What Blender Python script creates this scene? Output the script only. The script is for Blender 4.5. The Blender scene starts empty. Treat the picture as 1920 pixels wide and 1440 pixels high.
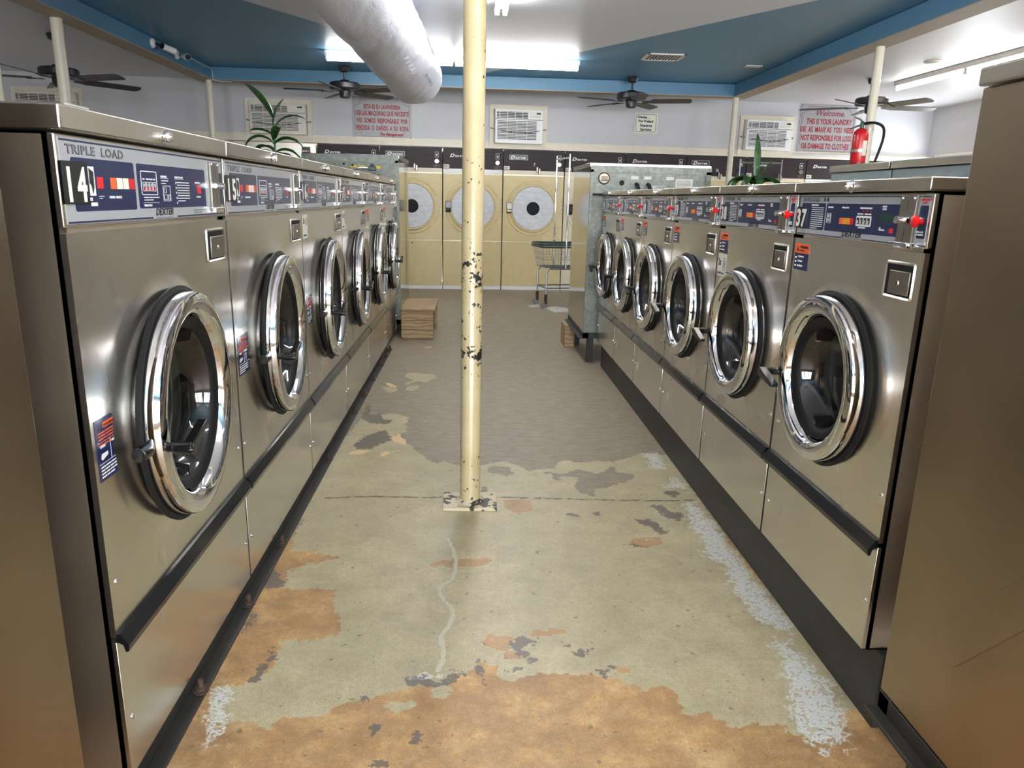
import bpy, math, random
import numpy as np
from mathutils import Vector, Matrix, noise
R = math.radians
PI = math.pi
scene = bpy.context.scene
COL = scene.collection
random.seed(7)

# ---------------------------------------------------------------- camera
cam_d = bpy.data.cameras.new('camera')
cam_d.sensor_width = 36.0
cam_d.lens = 1366.28 * 36.0 / 1920.0
cam_d.clip_start = 0.02
cam = bpy.data.objects.new('camera', cam_d)
COL.objects.link(cam)
_p, _y, _r = 0.2495, -0.0565, 0.0247
_f = Vector((math.sin(-_y) * math.cos(_p), math.cos(_y) * math.cos(_p), -math.sin(_p)))
_x = Vector((math.cos(_y), math.sin(_y), 0.0))
_x = (_x - _f * _f.dot(_x)).normalized()
_d = _f.cross(_x)
_x2 = _x * math.cos(_r) - _d * math.sin(_r)
_d2 = _f.cross(_x2)
_m = Matrix((_x2, -_d2, -_f)).transposed().to_4x4()
_m.translation = Vector((0, 0, 1.3))
cam.matrix_world = _m
scene.camera = cam

# ---------------------------------------------------------------- exposure and colour
scene.view_settings.view_transform = 'Standard'
scene.view_settings.look = 'None'
scene.view_settings.exposure = 1.52
scene.view_settings.gamma = 1.0
scene.view_settings.use_curve_mapping = False
scene.cycles.max_bounces = 9
scene.cycles.diffuse_bounces = 4
scene.cycles.glossy_bounces = 5
scene.cycles.transparent_max_bounces = 12
scene.cycles.caustics_reflective = False
scene.cycles.caustics_refractive = False
scene.cycles.sample_clamp_indirect = 4.0

# ---------------------------------------------------------------- world (daylight outside the shop front)
world = bpy.data.worlds.new('daylight')
scene.world = world
world.use_nodes = True
wn = world.node_tree
bg = wn.nodes['Background']
sky = wn.nodes.new('ShaderNodeTexSky')
sky.sky_type = 'HOSEK_WILKIE'
sky.sun_direction = (0.5, 0.5, 0.7)
sky.turbidity = 4.0
mixw = wn.nodes.new('ShaderNodeMix'); mixw.data_type = 'RGBA'
mixw.inputs[0].default_value = 0.75
mixw.inputs[7].default_value = (0.92, 0.96, 1.0, 1)
wn.links.new(sky.outputs[0], mixw.inputs[6])
wn.links.new(mixw.outputs[2], bg.inputs[0])
bg.inputs[1].default_value = 12.0

def portal(name, loc, rot, sx, sy):
    d = bpy.data.lights.new(name, 'AREA'); d.shape = 'RECTANGLE'
    d.size = sx; d.size_y = sy; d.cycles.is_portal = True
    o = bpy.data.objects.new(name, d); COL.objects.link(o)
    o.location = loc; o.rotation_euler = rot
for i, (xa, xb) in enumerate([(-3.0, -1.3), (-0.9, 0.9), (1.3, 3.0), (3.4, 6.2)]):
    portal('daylight_opening', ((xa + xb) / 2, -3.56, 1.45), (R(90), 0, 0), xb - xa, 2.0)
portal('daylight_opening', (6.82, 10.35, 1.5), (0, R(90), 0), 1.1, 1.0)
TUBE = 15.0      # strength of the fluorescent tubes

# ---------------------------------------------------------------- helpers: objects
def link(o, parent=None):
    COL.objects.link(o)
    if parent is not None: o.parent = parent
    return o
def tag(o, label=None, cat=None, group=None, kind=None):
    if label: o['label'] = label
    if cat: o['category'] = cat
    if group: o['group'] = group
    if kind: o['kind'] = kind
    return o
def empty(name, loc, rz=0.0, label=None, cat=None, group=None):
    o = bpy.data.objects.new(name, None); o.empty_display_size = 0.1
    COL.objects.link(o); o.location = loc; o.rotation_euler = (0, 0, rz)
    return tag(o, label, cat, group)
def copy_tree(o, parent=None):
    c = o.copy(); COL.objects.link(c); c.parent = parent
    for ch in list(o.children): copy_tree(ch, c)
    return c

class MB:
    def __init__(s): s.v = []; s.f = []
    def add(s, vs, fs, M=None):
        n = len(s.v)
        s.v += [tuple(M @ Vector(p)) if M is not None else tuple(p) for p in vs]
        s.f += [tuple(i + n for i in f) for f in fs]
        return s
    def box(s, x0, x1, y0, y1, z0, z1, M=None):
        if x0 > x1: x0, x1 = x1, x0
        if y0 > y1: y0, y1 = y1, y0
        if z0 > z1: z0, z1 = z1, z0
        vs = [(x, y, z) for x in (x0, x1) for y in (y0, y1) for z in (z0, z1)]
        fs = [(0, 1, 3, 2), (4, 6, 7, 5), (0, 4, 5, 1), (2, 3, 7, 6), (0, 2, 6, 4), (1, 5, 7, 3)]
        return s.add(vs, fs, M)
    def prism(s, poly, a, b, axis='y', M=None):
        """closed polygon (2-D, in the two other axes) swept along axis from a to b"""
        n = len(poly)
        def P(p, t):
            return {'x': (t, p[0], p[1]), 'y': (p[0], t, p[1]), 'z': (p[0], p[1], t)}[axis]
        vs = [P(p, a) for p in poly] + [P(p, b) for p in poly]
        fs = [tuple(range(n)), tuple(range(2 * n - 1, n - 1, -1))]
        fs += [(i, i + n, (i + 1) % n + n, (i + 1) % n) for i in range(n)]
        return s.add(vs, fs, M)
    def lathe(s, prof, c=(0, 0, 0), axis='-y', n=48, M=None, close=False):
        """profile of (radius, height) turned about the axis through c"""
        vs = []; k = len(prof)
        for i in range(n):
            t = 2 * PI * i / n; ca, sa = math.cos(t), math.sin(t)
            for r, h in prof:
                if axis == 'z': vs.append((c[0] + r * ca, c[1] + r * sa, c[2] + h))
                elif axis == '-y': vs.append((c[0] + r * ca, c[1] - h, c[2] + r * sa))
                else: vs.append((c[0] + h, c[1] + r * ca, c[2] + r * sa))
        fs = []
        for i in range(n):
            j = (i + 1) % n
            for q in range(k - 1 + (1 if close else 0)):
                q2 = (q + 1) % k
                fs.append((i * k + q, j * k + q, j * k + q2, i * k + q2))
        return s.add(vs, fs, M)
    def cyl(s, p0, p1, r0, r1=None, n=16, cap=True):
        r1 = r0 if r1 is None else r1
        p0 = Vector(p0); p1 = Vector(p1); d = (p1 - p0).normalized()
        a = d.orthogonal().normalized(); b = d.cross(a)
        vs = []
        for p, r in ((p0, r0), (p1, r1)):
            for i in range(n):
                t = 2 * PI * i / n
                vs.append(tuple(p + a * (r * math.cos(t)) + b * (r * math.sin(t))))
        fs = [(i, (i + 1) % n, (i + 1) % n + n, i + n) for i in range(n)]
        if cap: fs += [tuple(range(n - 1, -1, -1)), tuple(range(n, 2 * n))]
        return s.add(vs, fs)
    def tube(s, pts, r, n=8, cap=True, smooth=0):
        pts = [Vector(p) for p in pts]; vs = []
        if smooth:
            q = [pts[0]] + pts + [pts[-1]]; out = []
            for i in range(1, len(q) - 2):
                for j in range(smooth):
                    t_ = j / smooth; a, b, c, d = q[i - 1], q[i], q[i + 1], q[i + 2]
                    out.append(0.5 * ((2 * b) + (c - a) * t_ + (2 * a - 5 * b + 4 * c - d) * t_ ** 2 + (3 * b - a - 3 * c + d) * t_ ** 3))
            pts = out + [pts[-1]]
        m = len(pts)
        prev = None
        for i, p in enumerate(pts):
            d = (pts[min(i + 1, m - 1)] - pts[max(i - 1, 0)]).normalized()
            a = d.orthogonal().normalized() if prev is None else (prev - d * prev.dot(d)).normalized()
            prev = a; b = d.cross(a)
            rr = r[i] if isinstance(r, (list, tuple)) else r
            for k in range(n):
                t = 2 * PI * k / n
                vs.append(tuple(p + a * (rr * math.cos(t)) + b * (rr * math.sin(t))))
        fs = [(i * n + k, i * n + (k + 1) % n, (i + 1) * n + (k + 1) % n, (i + 1) * n + k) for i in range(m - 1) for k in range(n)]
        if cap: fs += [tuple(range(n - 1, -1, -1)), tuple(range((m - 1) * n, m * n))]
        return s.add(vs, fs)
    def ball(s, c, r, n=12, sz=1.0):
        prof = [(max(1e-5, r * math.sin(PI * i / 8)), -r * sz * math.cos(PI * i / 8)) for i in range(9)]
        return s.lathe(prof, c, 'z', n)
    def mesh(s, me, M=None):
        return s.add([v.co[:] for v in me.vertices], [tuple(p.vertices) for p in me.polygons], M)
    def build(s, name, mat, parent=None, loc=None, smooth=35, bevel=0.0, seg=2):
        me = bpy.data.meshes.new(name)
        me.from_pydata(s.v, [], s.f); me.update()
        if smooth:
            me.polygons.foreach_set('use_smooth', [True] * len(me.polygons))
            me.set_sharp_from_angle(angle=R(smooth))
        if mat is not None: me.materials.append(mat)
        o = bpy.data.objects.new(name, me); link(o, parent)
        if loc is not None: o.location = loc
        if bevel:
            b = o.modifiers.new('bevel', 'BEVEL'); b.width = bevel; b.segments = seg
            b.limit_method = 'ANGLE'; b.angle_limit = R(40); b.harden_normals = False
        return o

def roundrect(x0, x1, z0, z1, r, k=4):
    pts = []
    for cx, cz, a in ((x1 - r, z1 - r, 0), (x0 + r, z1 - r, 90), (x0 + r, z0 + r, 180), (x1 - r, z0 + r, 270)):
        for i in range(k + 1):
            t = R(a + 90 * i / k); pts.append((cx + r * math.cos(t), cz + r * math.sin(t)))
    return pts

_tc = {}
def text_mesh(body, size, shear=0.0, off=0.0, spacing=1.0, align='LEFT', bold=0.0):
    k = (body, round(size, 5), shear, off, spacing, align, bold)
    if k not in _tc:
        c = bpy.data.curves.new('lettering', 'FONT')
        c.body = body; c.size = size; c.shear = shear; c.offset = off + bold
        c.space_character = spacing; c.align_x = align; c.resolution_u = 2
        c.extrude = 0.0004; c.fill_mode = 'BOTH'
        o = bpy.data.objects.new('lettering', c); COL.objects.link(o)
        dg = bpy.context.evaluated_depsgraph_get(); dg.update()
        me = bpy.data.meshes.new_from_object(o.evaluated_get(dg))
        COL.objects.unlink(o); bpy.data.objects.remove(o)
        _tc[k] = me
    return _tc[k]
def put_text(mb, body, x, z, size, w, shear=0.0, sx=1.0, off=0.0, spacing=1.0, align='LEFT', bold=0.0, base=None):
    """letters standing on a vertical face that looks along -y, w metres in front of it"""
    me = text_mesh(body, size, shear, off, spacing, align, bold)
    M = Matrix.Translation((x, -w, z)) @ Matrix.Rotation(R(90), 4, 'X') @ Matrix.Diagonal((sx, 1, 1, 1))
    if base is not None: M = base @ M
    mb.mesh(me, M)
def text_lines(mb, x, z, width, n, pitch, h, w, seed=0):
    """rows of very small print, word by word"""
    rn = random.Random(seed)
    for i in range(n):
        xx = x; end = x + width * (1.0 if i < n - 1 else 0.6)
        while xx < end:
            l = min(rn.uniform(0.3, 1.0) * width * 0.25, end - xx)
            mb.box(xx, xx + l, -w, -w + 0.0004, z - i * pitch, z - i * pitch + h)
            xx += l + width * 0.03

# ---------------------------------------------------------------- helpers: materials
def srgb(r, g, b):
    f = lambda c: (c / 255.0 / 12.92) if c <= 10.3 else (((c / 255.0) + 0.055) / 1.055) ** 2.4
    return (f(r), f(g), f(b), 1.0)
class NT:
    def __init__(s, name):
        s.m = bpy.data.materials.new(name); s.m.use_nodes = True
        s.t = s.m.node_tree; s.b = s.t.nodes['Principled BSDF']; s.out = s.t.nodes['Material Output']
    def n(s, typ, **kw):
        nd = s.t.nodes.new(typ)
        for k, v in kw.items(): setattr(nd, k, v)
        return nd
    def l(s, a, b): s.t.links.new(a, b)
    def val(s, inp, v):
        if hasattr(v, 'is_linked') or hasattr(v, 'links'): s.l(v, inp)
        else: inp.default_value = v
    def coord(s, kind='Object'):
        return s.n('ShaderNodeTexCoord').outputs[kind]
    def mapping(s, vec, scale=(1, 1, 1), loc=(0, 0, 0)):
        m = s.n('ShaderNodeMapping'); s.l(vec, m.inputs[0]); m.inputs[3].default_value = scale; m.inputs[1].default_value = loc
        return m.outputs[0]
    def noise(s, vec, scale, detail=4, rough=0.55, dist=0.0):
        m = s.n('ShaderNodeTexNoise'); s.l(vec, m.inputs['Vector'])
        m.inputs['Scale'].default_value = scale; m.inputs['Detail'].default_value = detail
        m.inputs['Roughness'].default_value = rough; m.inputs['Distortion'].default_value = dist
        return m.outputs[0]
    def math(s, op, a, b=0.0, c=0.0, clamp=False):
        m = s.n('ShaderNodeMath', operation=op); m.use_clamp = clamp
        s.val(m.inputs[0], a); s.val(m.inputs[1], b); s.val(m.inputs[2], c)
        return m.outputs[0]
    def ramp(s, fac, stops, interp='LINEAR'):
        m = s.n('ShaderNodeValToRGB'); s.l(fac, m.inputs[0]); cr = m.color_ramp; cr.interpolation = interp
        while len(cr.elements) < len(stops): cr.elements.new(0.5)
        for e, (p, c) in zip(cr.elements, stops):
            e.position = p; e.color = c if isinstance(c, tuple) else (c, c, c, 1)
        return m.outputs[0]
    def mix(s, fac, a, b):
        m = s.n('ShaderNodeMix', data_type='RGBA'); s.val(m.inputs[0], fac); s.val(m.inputs[6], a); s.val(m.inputs[7], b)
        return m.outputs[2]
    def bump(s, h, strength=0.2, dist=0.01, normal=None):
        m = s.n('ShaderNodeBump'); m.inputs['Strength'].default_value = strength; m.inputs['Distance'].default_value = dist
        s.l(h, m.inputs['Height'])
        if normal is not None: s.l(normal, m.inputs['Normal'])
        return m.outputs[0]
    def set(s, **kw):
        nm = dict(color='Base Color', rough='Roughness', metal='Metallic', normal='Normal', spec='Specular IOR Level', coat='Coat Weight', emit='Emission Color', emits='Emission Strength', aniso='Anisotropic', alpha='Alpha')
        for k, v in kw.items(): s.val(s.b.inputs[nm[k]], v)
        return s.m
def flat(name, col, rough=0.5, metal=0.0, spec=0.5, bump=None, vary=0.0):
    t = NT(name)
    c = srgb(*col)
    if vary:
        n_ = t.noise(t.coord(), 9, 5)
        lo = tuple(x * (1 - vary) for x in c[:3]) + (1,); hi = tuple(min(1, x * (1 + vary)) for x in c[:3]) + (1,)
        t.set(color=t.ramp(n_, [(0.3, lo), (0.7, hi)]))
    else: t.set(color=c)
    t.set(rough=rough, metal=metal, spec=spec)
    if bump: t.set(normal=t.bump(t.noise(t.coord(), bump[0], 4), bump[1], 0.004))
    return t.m

def steel(name, col, rough, wave=0.12, brush='x', dirt=0.04):
    t = NT(name); co = t.coord()
    sc = {'x': (9, 9, 700), 'z': (700, 700, 9)}[brush]
    wv = t.noise(co, 1.7, 0)
    sm = t.noise(co, 4, 1, 0.4)
    c = srgb(*col)
    dk = tuple(x * (1 - dirt * 2) for x in c[:3]) + (1,)
    t.set(color=t.ramp(sm, [(0.25, dk), (0.75, c)], 'EASE'), metal=1.0)
    t.set(rough=t.math('MULTIPLY_ADD', sm, 0.12, rough - 0.06))
    t.set(normal=t.bump(wv, wave, 0.012))
    return t.m

M = {}
M['steel'] = steel('brushed_stainless', (222, 218, 210), 0.26)
M['steel_dark'] = steel('brushed_stainless_side', (206, 194, 176), 0.42)
M['steel_lid'] = steel('brushed_stainless_lid', (190, 184, 172), 0.3, 0.1)
M['steel_smooth'] = steel('polished_stainless', (196, 193, 188), 0.07, 0.1, 'z', 0.02)
M['steel_brown'] = steel('worn_stainless_end_panel', (158, 142, 122), 0.33, 0.15, 'z', 0.08)
M['chrome'] = flat('chrome', (225, 226, 228), 0.05, 1.0)
M['chrome_dull'] = flat('dull_chrome', (150, 146, 138), 0.36, 1.0)
M['rubber'] = flat('black_rubber', (9, 9, 10), 0.6, 0.0, 0.3)
M['black'] = flat('black_plastic', (16, 16, 17), 0.3)
M['black_paint'] = flat('black_painted_base', (34, 32, 29), 0.5, vary=0.35)
M['black_trim'] = flat('black_glossy_trim', (20, 20, 21), 0.16)
M['decal'] = flat('silver_overlay', (158, 160, 163), 0.3, 0.0, 0.5)
M['navy'] = flat('navy_print', (22, 34, 74), 0.22)
M['ink'] = flat('black_print', (20, 20, 24), 0.4)
M['white_print'] = flat('white_print', (226, 226, 222), 0.4)
M['grey_print'] = flat('grey_print', (120, 122, 128), 0.4)
M['red_print'] = flat('red_print', (200, 48, 44), 0.4)
M['red'] = flat('red_plastic', (222, 32, 36), 0.25)
M['red_lamp'] = flat('red_lamp_lens', (206, 34, 42), 0.25)
M['orange'] = flat('orange_print', (240, 98, 40), 0.4)
M['amber'] = flat('amber_lens', (226, 150, 40), 0.3)
M['white_lens'] = flat('white_lens', (236, 228, 212), 0.3)
M['green_lcd'] = flat('green_display', (24, 62, 44), 0.15)
M['label'] = flat('paper_label', (214, 210, 196), 0.6, vary=0.08)
M['yellow'] = flat('yellow_sticker', (226, 200, 30), 0.5)
M['drum'] = flat('drum_steel', (214, 214, 210), 0.3, 0.75)
t = NT('galvanised_steel'); co = t.coord()
vo = t.n('ShaderNodeTexVoronoi'); t.l(co, vo.inputs[0]); vo.inputs['Scale'].default_value = 45
t.set(color=t.mix(t.math('MULTIPLY', t.noise(co, 14, 6), 0.9), t.ramp(vo.outputs['Color'], [(0.2, srgb(112, 116, 110)), (0.8, srgb(142, 145, 138))]), srgb(88, 92, 82)), rough=0.45, metal=0.5)
M['galv'] = t.m
M['zinc_paint'] = flat('grey_blue_enamelled_steel', (132, 146, 146), 0.4, 0.3, vary=0.08)

# drum back, perforated
t = NT('perforated_drum'); vo = t.n('ShaderNodeTexVoronoi'); t.l(t.mapping(t.coord(), (1, 1, 1)), vo.inputs[0]); vo.inputs['Scale'].default_value = 38
vo.inputs['Randomness'].default_value = 0.15
t.set(color=t.ramp(vo.outputs['Distance'], [(0.22, (0.01, 0.01, 0.01, 1)), (0.28, srgb(130, 132, 134))]), metal=1.0, rough=0.28)
M['perf'] = t.m
# glass
t = NT('door_glass')
tr = t.n('ShaderNodeBsdfTransparent'); gl = t.n('ShaderNodeBsdfGlossy'); gl.inputs['Roughness'].default_value = 0.02
fr = t.n('ShaderNodeFresnel'); fr.inputs[0].default_value = 1.5
tr.inputs[0].default_value = (0.9, 0.92, 0.92, 1)
mx = t.n('ShaderNodeMixShader'); t.l(t.math('ADD', fr.outputs[0], 0.03), mx.inputs[0]); t.l(tr.outputs[0], mx.inputs[1]); t.l(gl.outputs[0], mx.inputs[2]); t.l(mx.outputs[0], t.out.inputs[0])
M['glass'] = t.m
t = NT('window_pane_glass')
tr = t.n('ShaderNodeBsdfTransparent'); gl = t.n('ShaderNodeBsdfGlossy'); gl.inputs['Roughness'].default_value = 0.0
mx = t.n('ShaderNodeMixShader'); mx.inputs[0].default_value = 0.06; t.l(tr.outputs[0], mx.inputs[1]); t.l(gl.outputs[0], mx.inputs[2]); t.l(mx.outputs[0], t.out.inputs[0])
M['pane'] = t.m

def plaster(name, col, rough=0.6, bs=0.25, vary=0.05, scale=60):
    t = NT(name); co = t.coord()
    c = srgb(*col); lo = tuple(x * (1 - vary) for x in c[:3]) + (1,)
    t.set(color=t.ramp(t.noise(co, 1.2, 6), [(0.35, lo), (0.65, c)]), rough=rough, normal=t.bump(t.noise(co, scale, 4), bs, 0.004))
    return t.m
M['wall'] = plaster('painted_wall', (200, 200, 203), 0.7)
M['wall_far'] = plaster('wall_paint_side', (206, 204, 204), 0.7)
M['ceiling'] = plaster('painted_ceiling', (206, 206, 210), 0.45, 0.4, 0.04, 40)
M['beam_bottom'] = plaster('beige_beam_paint', (172, 158, 138), 0.6)
M['blue'] = plaster('blue_paint', (82, 130, 160), 0.42, 0.2, 0.05, 30)
M['trim'] = flat('cream_trim_paint', (222, 214, 196), 0.45, vary=0.05)
M['post'] = flat('cream_post_paint', (206, 200, 180), 0.35, vary=0.05)
# blue coffer ceiling with its white painted diamond
t = NT('blue_and_white_ceiling_paint'); co = t.coord()
sp = t.n('ShaderNodeSeparateXYZ'); t.l(co, sp.inputs[0])
ax = t.math('ABSOLUTE', t.math('SUBTRACT', sp.outputs[0], 0.12))
ay = t.math('ABSOLUTE', t.math('SUBTRACT', sp.outputs[1], 3.9))
edge = t.math('SUBTRACT', 5.5 * 0.64, t.math('MULTIPLY_ADD', ay, 0.64, ax))
msk = t.ramp(t.math('MULTIPLY_ADD', edge, 40.0, 0.5, clamp=True), [(0, 0.0), (1, 1.0)])
t.set(color=t.mix(msk, srgb(88, 140, 174), srgb(232, 236, 244)), rough=0.42, normal=t.bump(t.noise(co, 35, 4), 0.3, 0.004))
M['coffer'] = t.m

# cream pole with chipped paint
t = NT('chipped_cream_paint'); co = t.coord()
sp = t.n('ShaderNodeSeparateXYZ'); t.l(co, sp.inputs[0])
thr = t.ramp(t.math('DIVIDE', sp.outputs[2], 2.8), [(0.0, 0.68), (0.09, 0.72), (0.13, 0.82), (0.215, 0.72), (0.226, 0.64), (0.243, 0.50), (0.252, 0.66), (0.27, 0.69), (0.30, 0.64), (0.33, 0.63), (0.352, 0.565), (0.375, 0.56), (0.395, 0.65), (0.42, 0.72), (0.50, 0.735), (0.58, 0.78), (1.0, 0.8)])
t.t.nodes[-1].color_ramp.interpolation = 'LINEAR'
nn = t.math('MULTIPLY_ADD', t.noise(co, 26, 4, 0.62), 0.62, t.math('MULTIPLY', t.noise(co, 75, 3), 0.38))
nn = t.math('MULTIPLY_ADD', nn, 1.9, -0.43)
chip = t.math('MULTIPLY', t.math('SUBTRACT', nn, thr), 60.0, clamp=True)
base = t.ramp(t.noise(co, 7, 5), [(0.3, srgb(190, 172, 130)), (0.7, srgb(206, 190, 150))])
t.set(color=t.mix(chip, base, srgb(20, 17, 15)), rough=t.math('MULTIPLY_ADD', chip, 0.35, 0.22), normal=t.bump(t.noise(co, 22, 3), 0.25, 0.004))
M['pole'] = t.m
t = NT('chipped_base_plate'); co = t.coord()
ck = t.math('MULTIPLY', t.math('SUBTRACT', t.noise(co, 22, 5), 0.54), 30.0, clamp=True)
t.set(color=t.mix(ck, srgb(206, 194, 164), srgb(58, 54, 50)), rough=0.5)
M['pole_plate'] = t.m
# wood
t = NT('weathered_plywood'); co = t.coord()
wv = t.n('ShaderNodeTexWave'); wv.wave_type = 'RINGS'; wv.inputs['Scale'].default_value = 5.0; wv.inputs['Distortion'].default_value = 7; wv.inputs['Detail'].default_value = 3; wv.inputs['Detail Scale'].default_value = 1.4
t.l(t.mapping(co, (.8, 1.6, 1.6)), wv.inputs[0])
t.set(color=t.mix(t.math('MULTIPLY', t.noise(co, 5, 6), 0.55), t.ramp(wv.outputs[0], [(0.1, srgb(158, 130, 94)), (0.8, srgb(190, 162, 122))]), srgb(96, 78, 56)), rough=0.7)
M['wood'] = t.m
t = NT('dark_woodgrain_laminate'); co = t.coord()
g = t.noise(t.mapping(co, (1.5, 1, 55)), 2.0, 5, 0.6)
t.set(color=t.ramp(g, [(0.3, srgb(36, 29, 31)), (0.7, srgb(60, 50, 52))]), rough=0.5, spec=0.25)
M['laminate'] = t.m
M['beige_enamel'] = flat('beige_enamel', (208, 190, 140), 0.38, vary=0.05)
M['cream_enamel'] = flat('cream_enamel', (224, 212, 184), 0.4, vary=0.04)
t = NT('brushed_white_disc'); co = t.coord()
t.set(color=t.ramp(t.noise(t.mapping(co, (1, 1, 3)), 9, 6), [(0.3, srgb(196, 198, 204)), (0.7, srgb(222, 223, 226))]), rough=0.45)
M['disc'] = t.m
M['ac_white'] = flat('white_ac_plastic', (232, 232, 230), 0.4)
M['ac_cream'] = flat('cream_ac_plastic', (222, 218, 206), 0.45)
M['vent_dark'] = flat('dark_vent_opening', (40, 42, 46), 0.6)
M['sign'] = flat('silver_sign_metal', (158, 158, 160), 0.42, vary=0.03)
M['sign_red'] = flat('red_sign_lettering', (150, 14, 34), 0.5)
M['sign_pink'] = flat('rose_sign_lettering', (140, 50, 72), 0.5)
M['sign_navy'] = flat('navy_sign_lettering', (28, 36, 92), 0.5)
M['sign_cream'] = flat('cream_sign', (226, 226, 204), 0.5)
M['fan'] = flat('dark_bronze_fan', (44, 42, 44), 0.32, 0.2)
M['fan_blade'] = flat('dark_fan_blade', (66, 62, 60), 0.45, vary=0.25)
M['rust'] = flat('rusty_bolt', (62, 44, 34), 0.8, vary=0.3)
t = NT('white_duct_fabric'); co = t.coord()
w1 = t.noise(t.mapping(co, (9, 2.4, 9)), 1.2, 4, 0.6, 1.4)
t.set(color=srgb(228, 230, 242), rough=0.42, normal=t.bump(w1, 0.22, 0.02))
M['duct'] = t.m
M['tube'] = None
t = NT('fluorescent_tube'); t.set(color=(1, 1, 1, 1), emit=(0.98, 0.98, 0.97, 1), emits=TUBE); M['tube'] = t.m
t = NT('dimmed_fluorescent_tube'); t.set(color=(1, 1, 1, 1), emit=(0.98, 0.97, 0.97, 1), emits=TUBE * .6); M['tube_dim'] = t.m  # same kind of tube, dimmed so the right ceiling does not burn out
M['fixture'] = flat('white_fixture_enamel', (226, 220, 210), 0.35)
t = NT('leaf'); co = t.coord()
t.set(color=t.ramp(t.noise(co, 30, 5), [(0.35, srgb(18, 46, 22)), (0.62, srgb(44, 92, 36)), (0.8, srgb(96, 130, 58))]), rough=0.35)
M['leaf'] = t.m
M['pot'] = flat('dark_green_pot', (40, 48, 44), 0.5)
M['soil'] = flat('potting_soil', (44, 34, 26), 0.9)
M['ext_red'] = flat('red_cylinder_enamel', (190, 24, 34), 0.22)
M['wire'] = flat('grey_cart_wire', (150, 150, 148), 0.32, 0.85)
M['cart_green'] = flat('dark_green_rim', (30, 66, 62), 0.35)
M['hose'] = flat('braided_hose', (168, 166, 160), 0.35, 0.8)
M['chain'] = flat('dark_chain', (92, 92, 92), 0.4, 0.8)
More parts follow.
